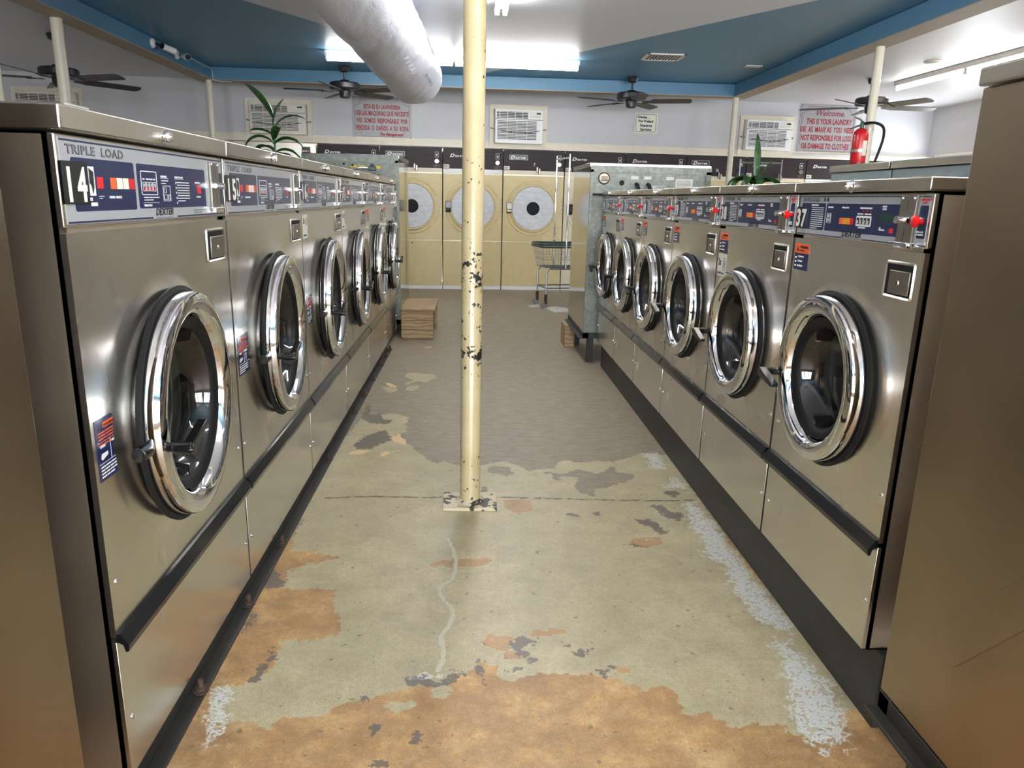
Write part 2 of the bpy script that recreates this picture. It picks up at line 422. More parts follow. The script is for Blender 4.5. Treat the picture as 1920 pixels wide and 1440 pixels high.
FLOOR = {'green':[[(-0.755,3.017),(-0.724,3.203),(-0.701,3.773),(-0.662,4.211),(-0.628,4.351),(-0.541,4.306),(-0.483,4.332),(-0.389,4.264),(-0.376,4.196),(-0.395,4.107),(-0.366,4.034),(-0.375,3.961),(-0.425,3.901),(-0.316,3.733),(-0.308,3.68),(-0.256,3.594),(-0.21,3.496),(-0.169,3.465),(-0.142,3.497),(-0.085,3.45),(-0.036,3.434),(0.062,3.446),(0.171,3.498),(0.24,3.435),(0.288,3.362),(0.417,3.413),(0.466,3.528),(0.544,3.49),(0.638,3.505),(0.74,3.506),(0.804,3.547),(0.907,3.63),(0.974,3.631),(1.006,3.604),(1.037,3.615),(1.038,3.219),(1.026,2.408),(1.067,1.589),(1.011,1.621),(0.971,1.608),(0.847,1.507),(0.819,1.526),(0.808,1.565),(0.734,1.566),(0.681,1.561),(0.631,1.608),(0.56,1.61),(0.566,1.666),(0.554,1.71),(0.534,1.729),(0.479,1.707),(0.437,1.742),(0.392,1.77),(0.363,1.779),(0.312,1.776),(0.252,1.785),(0.192,1.786),(0.14,1.759),(0.09,1.749),(0.077,1.82),(0.042,1.837),(0.011,1.793),(-0.034,1.782),(-0.058,1.751),(-0.086,1.733),(-0.13,1.741),(-0.168,1.734),(-0.231,1.699),(-0.276,1.682),(-0.333,1.662),(-0.383,1.636),(-0.423,1.61),(-0.453,1.624),(-0.478,1.618),(-0.488,1.586),(-0.518,1.568),(-0.535,1.6),(-0.599,1.608),(-0.639,1.596),(-0.676,1.662),(-0.689,1.74),(-0.645,1.751),(-0.591,1.761),(-0.557,1.831),(-0.557,1.889),(-0.554,1.959),(-0.475,1.958),(-0.4,1.984),(-0.405,2.071),(-0.44,2.113),(-0.458,2.244),(-0.514,2.256),(-0.613,2.246),(-0.642,2.293),(-0.642,2.392),(-0.575,2.431),(-0.487,2.47),(-0.589,2.527),(-0.662,2.527),(-0.693,2.63),(-0.684,2.774)],[(-0.503,5.331),(-0.465,5.423),(-0.388,5.39),(-0.285,5.359),(-0.255,5.239),(-0.293,5.203),(-0.328,5.103),(-0.403,5.148),(-0.458,5.049),(-0.496,5.079),(-0.42,5.164),(-0.493,5.262)],[(-0.452,4.986),(-0.371,5.037),(-0.373,4.958),(-0.412,4.866),(-0.452,4.895)],[(-0.637,4.978),(-0.568,4.981),(-0.516,4.922),(-0.522,4.833),(-0.574,4.83)],[(-0.439,6.405),(-0.361,6.42),(-0.366,6.335),(-0.404,6.318)],[(-0.231,1.66),(-0.205,1.67),(-0.176,1.669),(-0.15,1.683),(-0.134,1.665),(-0.156,1.645),(-0.182,1.635)],[(-0.101,1.737),(-0.077,1.744),(-0.042,1.728),(-0.051,1.699),(-0.074,1.682),(-0.094,1.7)],[(-0.453,1.624),(-0.433,1.657),(-0.339,1.697),(-0.349,1.649),(-0.397,1.616)]],'brown':[[(0.295,3.327),(0.393,3.351),(0.443,3.328),(0.53,3.389),(0.619,3.33),(0.719,3.441),(0.729,3.355),(0.795,3.332),(0.792,3.273),(0.679,3.182),(0.577,3.127),(0.557,3.055),(0.498,3.095),(0.482,3.159),(0.515,3.282),(0.422,3.293),(0.43,3.213),(0.399,3.247),(0.39,3.328)],[(0.07,3.384),(0.106,3.434),(0.194,3.41),(0.207,3.314),(0.171,3.29),(0.13,3.325),(0.087,3.336)],[(0.05,3.166),(0.079,3.156),(0.078,3.103),(0.049,3.092)]],'orange':[[(-0.152,2.428),(-0.108,2.455),(-0.049,2.466),(0.076,2.47),(0.085,2.447),(0.049,2.414),(-0.048,2.398),(-0.131,2.404)],[(0.032,1.932),(0.06,1.983),(0.131,1.972),(0.14,1.949),(0.116,1.887),(0.074,1.905)],[(0.174,1.967),(0.199,2.005),(0.3,2.008),(0.314,1.989),(0.251,1.966)],[(0.094,1.87),(0.111,1.891),(0.153,1.89),(0.162,1.869),(0.14,1.848),(0.104,1.853)],[(0.602,2.589),(0.677,2.643),(0.769,2.635),(0.746,2.573),(0.669,2.544)],[(0.136,3.022),(0.271,3.013),(0.266,2.898),(0.205,2.844),(0.147,2.917)],[(0.42,1.814),(0.447,1.82),(0.463,1.797),(0.447,1.769),(0.423,1.778)]],'white':[[(-0.689,1.74),(-0.642,1.743),(-0.627,1.696),(-0.615,1.627),(-0.592,1.545),(-0.642,1.54),(-0.676,1.662)],[(0.95,2.997),(0.999,2.997),(1.016,2.775),(1.011,2.52),(1.005,2.317),(1.03,2.096),(1.026,2.003),(0.978,1.918),(0.988,1.994),(0.929,2.035),(0.917,2.097),(0.914,2.244),(0.945,2.408),(0.914,2.436),(0.891,2.492),(0.925,2.58),(0.913,2.707),(0.923,2.845)],[(0.94,1.947),(0.974,1.909),(0.998,1.838),(1.016,1.701),(0.993,1.615),(0.976,1.561),(0.922,1.451),(0.926,1.499),(0.902,1.506),(0.884,1.47),(0.855,1.464),(0.85,1.513),(0.824,1.558),(0.842,1.577),(0.893,1.719),(0.911,1.823)],[(0.916,3.63),(0.984,3.631),(1.0,3.471),(0.971,3.395),(0.899,3.394)],[(0.903,3.162),(0.991,3.299),(1.02,3.23),(1.012,3.099),(0.977,3.152)],[(0.877,8.919),(1.026,9.073),(1.194,8.91),(1.141,8.601),(0.969,8.541)],[(0.694,9.128),(0.838,9.24),(0.831,9.005),(0.71,8.9)],[(-0.078,1.771),(-0.064,1.798),(-0.124,1.795),(-0.158,1.788),(-0.097,1.767)]],'dark':[[(0.307,1.892),(0.331,1.896),(0.359,1.905),(0.355,1.879),(0.334,1.862),(0.312,1.871)],[(0.117,1.922),(0.153,1.977),(0.174,1.967),(0.189,1.948),(0.223,1.962),(0.203,1.925),(0.171,1.93),(0.149,1.912),(0.173,1.877),(0.192,1.851),(0.185,1.826),(0.16,1.843),(0.137,1.886)],[(0.011,1.837),(0.026,1.854),(0.036,1.829),(0.041,1.78),(0.05,1.738),(0.036,1.75),(0.011,1.793)],[(-0.177,1.776),(-0.143,1.788),(-0.097,1.767),(-0.082,1.752),(-0.044,1.81),(0.011,1.793),(-0.034,1.782),(-0.038,1.751),(-0.086,1.733),(-0.13,1.741),(-0.164,1.746)],[(0.254,1.947),(0.276,1.947),(0.296,1.915),(0.268,1.924)],[(0.104,1.799),(0.138,1.819),(0.148,1.811),(0.122,1.799)],[(0.363,1.795),(0.39,1.816),(0.428,1.814),(0.396,1.794),(0.387,1.77)],[(-0.299,1.697),(-0.274,1.703),(-0.267,1.685),(-0.285,1.679)],[(-0.252,1.575),(-0.225,1.59),(-0.228,1.561),(-0.239,1.546)],[(-0.147,1.547),(-0.126,1.562),(-0.113,1.528),(-0.132,1.523)],[(-0.24,1.461),(-0.208,1.475),(-0.182,1.468),(-0.193,1.449),(-0.23,1.45)],[(0.406,2.853),(0.435,2.871),(0.466,2.841),(0.43,2.83)],[(0.518,2.863),(0.552,2.881),(0.571,2.854),(0.543,2.827)],[(0.692,2.809),(0.76,2.809),(0.781,2.741),(0.794,2.675),(0.764,2.643),(0.751,2.707),(0.71,2.757)],[(0.795,2.957),(0.843,2.957),(0.871,2.882),(0.92,2.863),(0.877,2.792),(0.826,2.827)],[(0.602,2.574),(0.643,2.584),(0.674,2.566),(0.654,2.539)],[(-0.692,2.036),(-0.691,2.126),(-0.673,2.065),(-0.675,1.997),(-0.702,1.998)],[(-0.605,1.776),(-0.58,1.864),(-0.582,1.906),(-0.557,1.889),(-0.567,1.815),(-0.585,1.757)],[(-0.705,2.258),(-0.718,2.418),(-0.642,2.317),(-0.637,2.269)],[(-0.659,4.577),(-0.666,4.423),(-0.665,4.233),(-0.597,4.124),(-0.478,4.105),(-0.482,4.193),(-0.53,4.214),(-0.558,4.33),(-0.622,4.304)],[(-0.625,3.727),(-0.6,3.877),(-0.537,3.958),(-0.486,4.0),(-0.456,3.9),(-0.435,3.823),(-0.498,3.748),(-0.529,3.667),(-0.605,3.674)],[(0.887,3.098),(0.945,3.13),(0.963,3.088),(0.928,3.036)]],'cream':[[(-0.445,3.861),(-0.403,3.931),(-0.384,3.863),(-0.357,3.825),(-0.351,3.732),(-0.401,3.786),(-0.425,3.786)],[(-0.644,3.63),(-0.591,3.657),(-0.523,3.65),(-0.568,3.581),(-0.63,3.58)],[(-0.473,3.574),(-0.466,3.633),(-0.365,3.661),(-0.408,3.626),(-0.452,3.561)],[(-0.629,5.105),(-0.578,5.075),(-0.516,4.968),(-0.542,4.952),(-0.604,5.027)],[(-0.301,4.153),(-0.263,4.181),(-0.258,4.159),(-0.293,4.143)]],'drip':[[(-0.088,2.629),(-0.068,2.554),(-0.053,2.468),(-0.054,2.375),(-0.061,2.312),(-0.1,2.27),(-0.106,2.235),(-0.084,2.173),(-0.058,2.129),(-0.053,2.077),(-0.067,2.018),(-0.087,1.971),(-0.076,1.898),(-0.078,1.839),(-0.092,1.799)]],'joint':[[(-0.64,3.024),(-0.433,3.043),(-0.196,3.032),(0.127,3.04),(0.375,3.023),(0.638,3.007),(0.854,3.002),(1.002,3.009)]]}
# ---------------------------------------------------------------- setting: floor
def seg_dist(P, a, b):
    ab = b - a; t = np.clip(((P - a) @ ab) / max(1e-9, ab @ ab), 0, 1)
    q = a + t[:, None] * ab
    return np.hypot(P[:, 0] - q[:, 0], P[:, 1] - q[:, 1])
def sdf(P, polys):
    best = np.full(len(P), -1.0)
    for pl in polys:
        pl = np.array(pl, float); lo = pl.min(0) - 0.3; hi = pl.max(0) + 0.3
        k = np.where((P[:, 0] > lo[0]) & (P[:, 0] < hi[0]) & (P[:, 1] > lo[1]) & (P[:, 1] < hi[1]))[0]
        if not len(k): continue
        Q = P[k]; d = np.full(len(Q), 9.0); ins = np.zeros(len(Q), bool)
        for i in range(len(pl)):
            a, b = pl[i], pl[(i + 1) % len(pl)]
            d = np.minimum(d, seg_dist(Q, a, b))
            c = (a[1] > Q[:, 1]) != (b[1] > Q[:, 1])
            xi = (b[0] - a[0]) * (Q[:, 1] - a[1]) / (b[1] - a[1] + 1e-12) + a[0]
            ins ^= c & (Q[:, 0] < xi)
        best[k] = np.maximum(best[k], np.where(ins, d, -d))
    return best
def line_field(P, line):
    d = np.full(len(P), 9.0); line = np.array(line, float)
    for i in range(len(line) - 1): d = np.minimum(d, seg_dist(P, line[i], line[i + 1]))
    return d
xs = [-7.0, -5, -3, -2, -1.4, -1.0] + list(np.arange(-0.85, 1.151, 0.0125)) + [1.4, 2, 3, 5, 6.76]
ys = [-3.5, -2, -1, 0, 0.5] + list(np.arange(0.8, 4.0, 0.0125)) + list(np.arange(4.0, 7.3, 0.025)) + list(np.arange(7.4, 9.4, 0.05)) + [9.8, 10.4, 11.6]
X, Y = np.meshgrid(xs, ys); P = np.stack([X.ravel(), Y.ravel()], 1)
nx, ny = len(xs), len(ys)
me = bpy.data.meshes.new('floor')
idx = np.arange(nx * ny).reshape(ny, nx)
fc = np.stack([idx[:-1, :-1], idx[:-1, 1:], idx[1:, 1:], idx[1:, :-1]], -1).reshape(-1, 4)
me.from_pydata([(float(a), float(b), 0.0) for a, b in P], [], [tuple(map(int, f)) for f in fc]); me.update()
fields = {k: sdf(P, FLOOR[k]) for k in ('green', 'brown', 'orange', 'white', 'dark', 'cream')}
fields['drip'] = line_field(P, FLOOR['drip'][0]); fields['joint'] = line_field(P, FLOOR['joint'][0])
for k, a in fields.items():
    at = me.attributes.new('d_' + k, 'FLOAT', 'POINT'); at.data.foreach_set('value', a.astype(np.float32))
t = NT('worn_painted_concrete'); co = t.coord()
def fld(k):
    a = t.n('ShaderNodeAttribute', attribute_name='d_' + k); return a.outputs['Fac']
n1 = t.math('SUBTRACT', t.noise(co, 28, 6, 0.65), 0.5)
n2 = t.math('SUBTRACT', t.noise(co, 90, 4, 0.6), 0.5)
nf = t.noise(co, 210, 3, 0.6)
big = t.noise(co, 1.6, 6, 0.6)
mid = t.noise(co, 7, 7, 0.68)
fib = t.noise(t.mapping(co, (4, 11, 1)), 3, 6, 0.7)
edge = t.math('MULTIPLY_ADD', n1, 0.085, t.math('MULTIPLY', n2, 0.02))
def msk(k, amp=1.0, sharp=500.0, bias=0.0):
    d = t.math('MULTIPLY_ADD', edge, amp, t.math('ADD', fld(k), bias))
    return t.math('MULTIPLY', d, sharp, clamp=True)
conc = t.ramp(mid, [(0.28, srgb(136, 102, 64)), (0.5, srgb(180, 140, 92)), (0.72, srgb(224, 184, 122))])
conc = t.mix(t.math('MULTIPLY', t.ramp(fib, [(0.45, 0.0), (0.7, 1.0)]), 0.4), conc, srgb(168, 146, 118))
conc = t.mix(t.math('MULTIPLY', t.ramp(t.noise(co, 65, 5, 0.7), [(0.40, 1.0), (0.60, 0.0)]), 0.35), conc, srgb(150, 116, 78))
conc = t.mix(t.math('MULTIPLY', t.ramp(t.noise(t.mapping(co, (1, 1, 1), (9, 3, 0)), 4, 8, 0.7), [(0.55, 0.0), (0.68, 1.0)]), 0.55), conc, srgb(224, 190, 138))
conc = t.mix(t.math('MULTIPLY', t.ramp(big, [(0.5, 0.0), (0.62, 1.0)]), 0.3), conc, srgb(116, 92, 66))
brown = t.ramp(fib, [(0.3, srgb(122, 110, 94)), (0.52, srgb(142, 130, 112)), (0.75, srgb(158, 144, 120))])
green = t.ramp(mid, [(0.25, srgb(156, 144, 114)), (0.5, srgb(184, 172, 138)), (0.75, srgb(204, 192, 158))])
green = t.mix(t.math('MULTIPLY', t.ramp(fib, [(0.5, 0.0), (0.72, 1.0)]), 0.45), green, srgb(184, 160, 126))
green = t.mix(t.math('MULTIPLY', t.ramp(t.noise(co, 55, 5, 0.7), [(0.42, 1.0), (0.56, 0.0)]), 0.28), green, srgb(150, 136, 104))
green = t.mix(t.math('MULTIPLY', t.ramp(t.noise(t.mapping(co, (1, 1, 1), (5, 3, 0)), 3.2, 8, 0.72), [(0.56, 0.0), (0.66, 1.0)]), 0.5), green, srgb(166, 148, 118))
green = t.mix(t.math('MULTIPLY', t.ramp(big, [(0.44, 1.0), (0.56, 0.0)]), 0.35), green, srgb(158, 150, 118))
sp = t.n('ShaderNodeSeparateXYZ'); t.l(co, sp.inputs[0])
farm = t.math('MULTIPLY', t.math('SUBTRACT', sp.outputs[1], 2.6), 8.0, clamp=True)
col = t.mix(farm, conc, brown)
gm = t.math('MULTIPLY', msk('green'), t.math('SUBTRACT', 1.0, msk('brown')), clamp=True)
col = t.mix(gm, col, green)
col = t.mix(msk('orange'), col, t.mix(0.35, conc, srgb(170, 140, 108)))
# dark line where two coats meet
rim = t.math('SUBTRACT', 1.0, t.math('MULTIPLY', t.math('ABSOLUTE', t.math('ADD', t.math('MULTIPLY', edge, 1.0), fld('orange'))), 260.0), clamp=True)
col = t.mix(t.math('MULTIPLY', rim, 0.45), col, srgb(196, 186, 152))
col = t.mix(t.math('MULTIPLY', msk('dark', 1.1), 0.9), col, t.mix(mid, srgb(82, 74, 68), srgb(116, 106, 98)))
col = t.mix(msk('cream', 0.5), col, srgb(222, 194, 146))
spk = t.ramp(t.math('ADD', n1, t.math('MULTIPLY', n2, 1.2)), [(0.05, 0.0), (0.09, 1.0)])
wm = t.math('MULTIPLY', msk('white', 2.6, 300.0), t.math('SUBTRACT', 1.0, t.math('MULTIPLY', spk, 0.85)))
col = t.mix(wm, col, t.mix(mid, srgb(196, 196, 188), srgb(222, 222, 216)))
# flecks of dark grime and of white paint
fleck = t.math('MAXIMUM', t.ramp(t.noise(co, 34, 3, 0.5), [(0.68, 0.0), (0.70, 1.0)]), t.ramp(t.noise(co, 120, 2, 0.5), [(0.70, 0.0), (0.73, 0.8)]))
col = t.mix(t.math('MULTIPLY', fleck, 0.6), col, srgb(92, 84, 72))
vo = t.n('ShaderNodeTexVoronoi'); t.l(co, vo.inputs[0]); vo.inputs['Scale'].default_value = 9
wf = t.math('MULTIPLY', t.ramp(vo.outputs['Distance'], [(0.035, 1.0), (0.05, 0.0)]), t.ramp(mid, [(0.52, 0.0), (0.56, 1.0)]))
col = t.mix(t.math('MULTIPLY', wf, 0.8), col, srgb(214, 210, 196))
dm = t.math('MULTIPLY', t.math('SUBTRACT', t.math('MULTIPLY_ADD', n1, 0.012, 0.0085), fld('drip')), 500.0, clamp=True)
col = t.mix(dm, col, srgb(192, 188, 164))
jm = t.math('MULTIPLY', t.math('SUBTRACT', t.math('MULTIPLY_ADD', n1, 0.03, 0.0085), fld('joint')), 300.0, clamp=True)
col = t.mix(t.math('MULTIPLY', jm, 0.8), col, srgb(62, 52, 40))
grain = t.math('MULTIPLY_ADD', nf, 1.0, 0.5)
hs = t.n('ShaderNodeHueSaturation'); t.l(col, hs.inputs['Color']); t.l(grain, hs.inputs['Value']); 
h = t.math('SUBTRACT', t.math('MULTIPLY_ADD', gm, 0.6, t.math('MULTIPLY', mid, 0.35)), t.math('MULTIPLY', jm, 1.2))
t.set(color=hs.outputs[0], rough=t.math('MULTIPLY_ADD', mid, 0.25, t.math('MULTIPLY_ADD', gm, -0.06, 0.34)), normal=t.bump(h, 0.35, 0.002), spec=0.45)
me.materials.append(t.m)
fl = bpy.data.objects.new('floor', me); link(fl); tag(fl, kind='structure')

# ---------------------------------------------------------------- setting: walls, ceilings, beams
def struct(name, mb, mat, **kw):
    o = mb.build(name, mat, **kw); o['kind'] = 'structure'; return o
WT = 0.06
def wy(x): return 10.66 + WT * x
def wall_face(name, x0, x1, z0, z1, mat, th=0.12):
    mb = MB(); mb.prism([(x0, wy(x0)), (x1, wy(x1)), (x1, wy(x1) + th), (x0, wy(x0) + th)], z0, z1, 'z')
    return struct(name, mb, mat, smooth=0)
wall_face('wall_back', -7.0, 6.76, 1.965, 2.74, M['wall'])
mb = MB(); mb.prism([(-7.0, 11.5), (6.76, 12.1), (6.76, 12.22), (-7.0, 11.62)], 0, 1.97, 'z'); mb.box(-7.0, 6.76, 10.9, 12.3, 2.0, 2.03); mb.box(-7.0, -6.9, 10.2, 12.2, 0, 2.0); mb.box(6.66, 6.76, 11.1, 12.2, 0, 2.0); struct('wall_recess', mb, M['wall'], smooth=0)  # roof and end walls added to stop sky light leaking in behind the dryers
mb = MB(); mb.box(6.75, 6.87, -3.5, 9.85, 0, 2.75); mb.box(6.75, 6.87, 10.85, 11.1, 0, 2.75); mb.box(6.75, 6.87, 9.85, 10.85, 0, .95); mb.box(6.75, 6.87, 9.85, 10.85, 2.06, 2.75); struct('wall_right', mb, M['wall_far'], smooth=0)
mb = MB(); mb.box(-7.12, -7.0, -3.5, 11.5, 0, 2.75); struct('wall_left', mb, M['wall_far'], smooth=0)
# shop front behind the camera with five panes
mb = MB(); mb.box(-7.1, 6.87, -3.62, -3.5, 0, 0.45); mb.box(-7.1, 6.87, -3.62, -3.5, 2.45, 2.8)
op = [(-3.0, -1.3), (-0.9, 0.9), (1.3, 3.0), (3.4, 6.2)]
ed = [-7.1] + [e for p_ in op for e in p_] + [6.87]
for i in range(0, len(ed), 2): mb.box(ed[i], ed[i + 1], -3.62, -3.5, 0.45, 2.45)
struct('wall_front', mb, M['wall_far'], smooth=0)
for i, (xa, xb) in enumerate(op):
    mb = MB()
    for q in (xa, xb - 0.05, (xa + xb) / 2 - 0.025): mb.box(q, q + 0.05, -3.6, -3.53, 0.45, 2.45)
    mb.box(xa, xb, -3.6, -3.53, 0.45, 0.5); mb.box(xa, xb, -3.6, -3.53, 2.4, 2.45)
    w = struct('window_%d' % (i + 1), mb, M['chrome_dull'], smooth=0)
    g = MB().box(xa + .01, xb - .01, -3.568, -3.562, 0.46, 2.44).build('pane', M['pane'], w, smooth=0)
mb = MB(); mb.box(6.77, 6.85, 9.85, 9.9, .95, 2.06); mb.box(6.77, 6.85, 10.8, 10.85, .95, 2.06); mb.box(6.77, 6.85, 9.9, 10.8, .95, 1.0); mb.box(6.77, 6.85, 9.9, 10.8, 2.02, 2.06)
w = struct('window_6', mb, M['fixture'], smooth=0); MB().box(6.80, 6.806, 9.9, 10.8, 1.0, 2.02).build('pane', M['pane'], w, smooth=0)
# ceilings: the recessed blue one and the white ones round it
BX0, BX1, BY = -3.17, 3.24, 9.6
mb = MB(); mb.box(BX0 - .2, BX1 + .2, -3.5, BY + .2, 2.75, 2.83); struct('ceiling', mb, M['coffer'], smooth=0)
mb = MB(); mb.box(-7.0, BX0 - 0.2, -3.5, 11.0, 2.72, 2.75); mb.box(BX1 + 0.2, 6.76, -3.5, 11.2, 2.72, 2.75); mb.box(BX0 - 0.2, BX1 + 0.2, BY + 0.2, 11.1, 2.72, 2.75)
struct('ceiling_surround', mb, M['ceiling'], smooth=0)
def beam(name, x0, x1, y0, y1, blue_side):
    core = MB().box(x0, x1, y0, y1, 2.603, 2.745).build(name, M['blue'], smooth=0); core['kind'] = 'structure'
    MB().box(x0 - .002, x1 + .002, y0 - .002, y1 + .002, 2.598, 2.606).build('soffit', M['beam_bottom'], core, smooth=0)
    return core
b1 = beam('trim_1', BX0 - 0.2, BX0, -3.5, BY + 0.2, 1)
b2 = beam('trim_2', BX1, BX1 + 0.2, -3.5, BY + 0.2, 1)
b3 = beam('trim_3', BX0, BX1, BY, BY + 0.2, 1)
for bb, (xa, xb, ya, yb) in ((b1, (BX0 - 0.203, BX0 - 0.2, -3.5, BY + 0.2)), (b2, (BX1 + 0.2, BX1 + 0.203, -3.5, BY + 0.2))):
    MB().box(xa, xb, ya, yb, 2.6, 2.72).build('outer_face', M['ceiling'], bb, smooth=0)
# cream ribbed moulding between dryers and wall
mb = MB()
for z0, z1, d in ((1.965, 2.0, 0.035), (2.0, 2.012, 0.022), (2.012, 2.03, 0.03), (2.03, 2.038, 0.018), (2.038, 2.056, 0.024), (2.056, 2.066, 0.012)):
    mb.prism([(-7.0, wy(-7) - d), (6.74, wy(6.74) - d), (6.74, wy(6.74) + .01), (-7.0, wy(-7) + .01)], z0, z1, 'z')
struct('trim_4', mb, M['trim'], smooth=0)

# ---------------------------------------------------------------- posts under the beams, pipe column in the aisle
def post(x, y, r, label, ztop=2.598, lean=0.0):
    e = MB().lathe([(r, 0), (r, ztop)], (0, 0, 0), 'z', 24).build('post', M['post'], loc=(x, y, 0))
    tag(e, label, 'post', 'thin cream posts under the ceiling beams')
    return e
post(-3.33, 6.5, 0.045, 'thin cream steel post behind washer 14, nearest standing under the left ceiling beam')
post(-3.22, 9.62, 0.038, 'thin cream post at the far left corner of the blue ceiling recess')
post(-3.42, 5.75, 0.045, 'thin cream post at the far left edge of the photo, partly cut off')
post(3.37, 6.42, 0.036, 'thin cream post on the right carrying the red fire extinguisher')
post(3.29, 9.66, 0.036, 'thin cream post at the far right corner of the blue ceiling recess')
root = empty('support_column', (-0.004, 2.975, 0), 0, 'cream pipe column with chipped black paint patches standing mid aisle', 'column')
MB().lathe([(0.046, 0.0), (0.0465, 0.012), (0.0435, 0.02), (0.0435, 2.748)], (0, 0, 0), 'z', 40).build('pipe', M['pole'], root)
MB().box(-0.115, 0.116, -0.088, 0.09, 0.0, 0.014).build('base_plate', M['pole_plate'], root, bevel=0.002)
MB().lathe([(0.064, 0.0142), (0.058, 0.018), (0.046, 0.026), (0.044, 0.027)], (0, 0, 0), 'z', 32).build('weld_collar', M['pole_plate'], root)
mb = MB()
for sx in (-1, 1): mb.box(0.05 * sx, 0.13 * sx, -0.004, 0.004, 2.60, 2.748); mb.box(0.05 * sx, 0.10 * sx, -0.004, 0.004, 2.55, 2.60)
mb.build('top_bracket', M['post'], root, smooth=0)
# ---------------------------------------------------------------- washers
def front_sheet(mb, x0, x1, z0, z1, cx, cz, rh, t=0.0, n=96, th=0.012, bulge=0.018):
    """pressed front panel with a round door opening; local front face on y = -t"""
    rings = []
    def rim(r, w):
        rings.append([(cx + r * math.cos(2 * PI * i / n), -t - w, cz + r * math.sin(2 * PI * i / n)) for i in range(n)])
    rim(rh, -0.03); rim(rh, bulge)
    for k, fr in ((0.012, 0.97), (0.03, 0.75), (0.05, 0.38), (0.07, 0.12), (0.085, 0.0)): rim(rh + k, bulge * fr)
    rect = []
    for i in range(n):
        a = 2 * PI * i / n; c, s_ = math.cos(a), math.sin(a)
        k = min(((x1 - cx) / c) if c > 1e-6 else 9, ((x0 - cx) / c) if c < -1e-6 else 9, ((z1 - cz) / s_) if s_ > 1e-6 else 9, ((z0 - cz) / s_) if s_ < -1e-6 else 9)
        rect.append([cx + c * k, -t, cz + s_ * k])
    for X_, Z_ in ((x0, z0), (x0, z1), (x1, z0), (x1, z1)):       # exact corners
        j = min(range(n), key=lambda i: (rect[i][0] - X_) ** 2 + (rect[i][2] - Z_) ** 2); rect[j] = [X_, -t, Z_]
    rings.append([tuple(p) for p in rect])
    rings.append([(p[0], th - t, p[2]) for p in rect])
    vs = [p for r_ in rings for p in r_]
    fs = [(k * n + i, k * n + (i + 1) % n, (k + 1) * n + (i + 1) % n, (k + 1) * n + i) for k in range(len(rings) - 1) for i in range(n)]
    mb.add(vs, fs)

def coin_slide(root, x, z0, z1, w=0.062, off=0.002):
    cs = MB().box(x - w / 2, x + w / 2, -off - 0.006, -off, z0, z1).build('coin_slide', M['chrome_dull'], root, bevel=0.001)
    h = z1 - z0
    mb = MB(); mb.cyl((x, -off - .006, z0 + h * .52), (x, -off - 0.03, z0 + h * .52), .009, n=14); mb.cyl((x - .022, -off - .012, z0 + h * .52), (x + .022, -off - 0.012, z0 + h * .52), .0065, n=12)
    mb.build('slide_knob', M['chrome'], cs)
    MB().box(x - .0012, x + .0012, -off - .0068, -off - .005, z0 + h * .10, z0 + h * .36).build('slot', M['black'], cs, smooth=0)
    MB().box(x - .0008, x + .0008, -off - .0068, -off - .005, z0 + h * .68, z0 + h * .9).build('slot', M['black'], cs, smooth=0)
    mb = MB(); mb.box(x - w * .62, x + w * .62, -off - .022, -off, z0 + h * .06, z0 + h * .085); mb.box(x - w * .45, x + w * .45, -off - .012, -off, z0 - .004, z0 + h * .07)
    mb.build('coin_tray', M['chrome'], cs, bevel=0.0008)
    for sx in (-1, 1): MB().ball((x + sx * w * .38, -off - .006, z1 - .006), 0.004, 8).build('rivet', M['chrome'], cs)

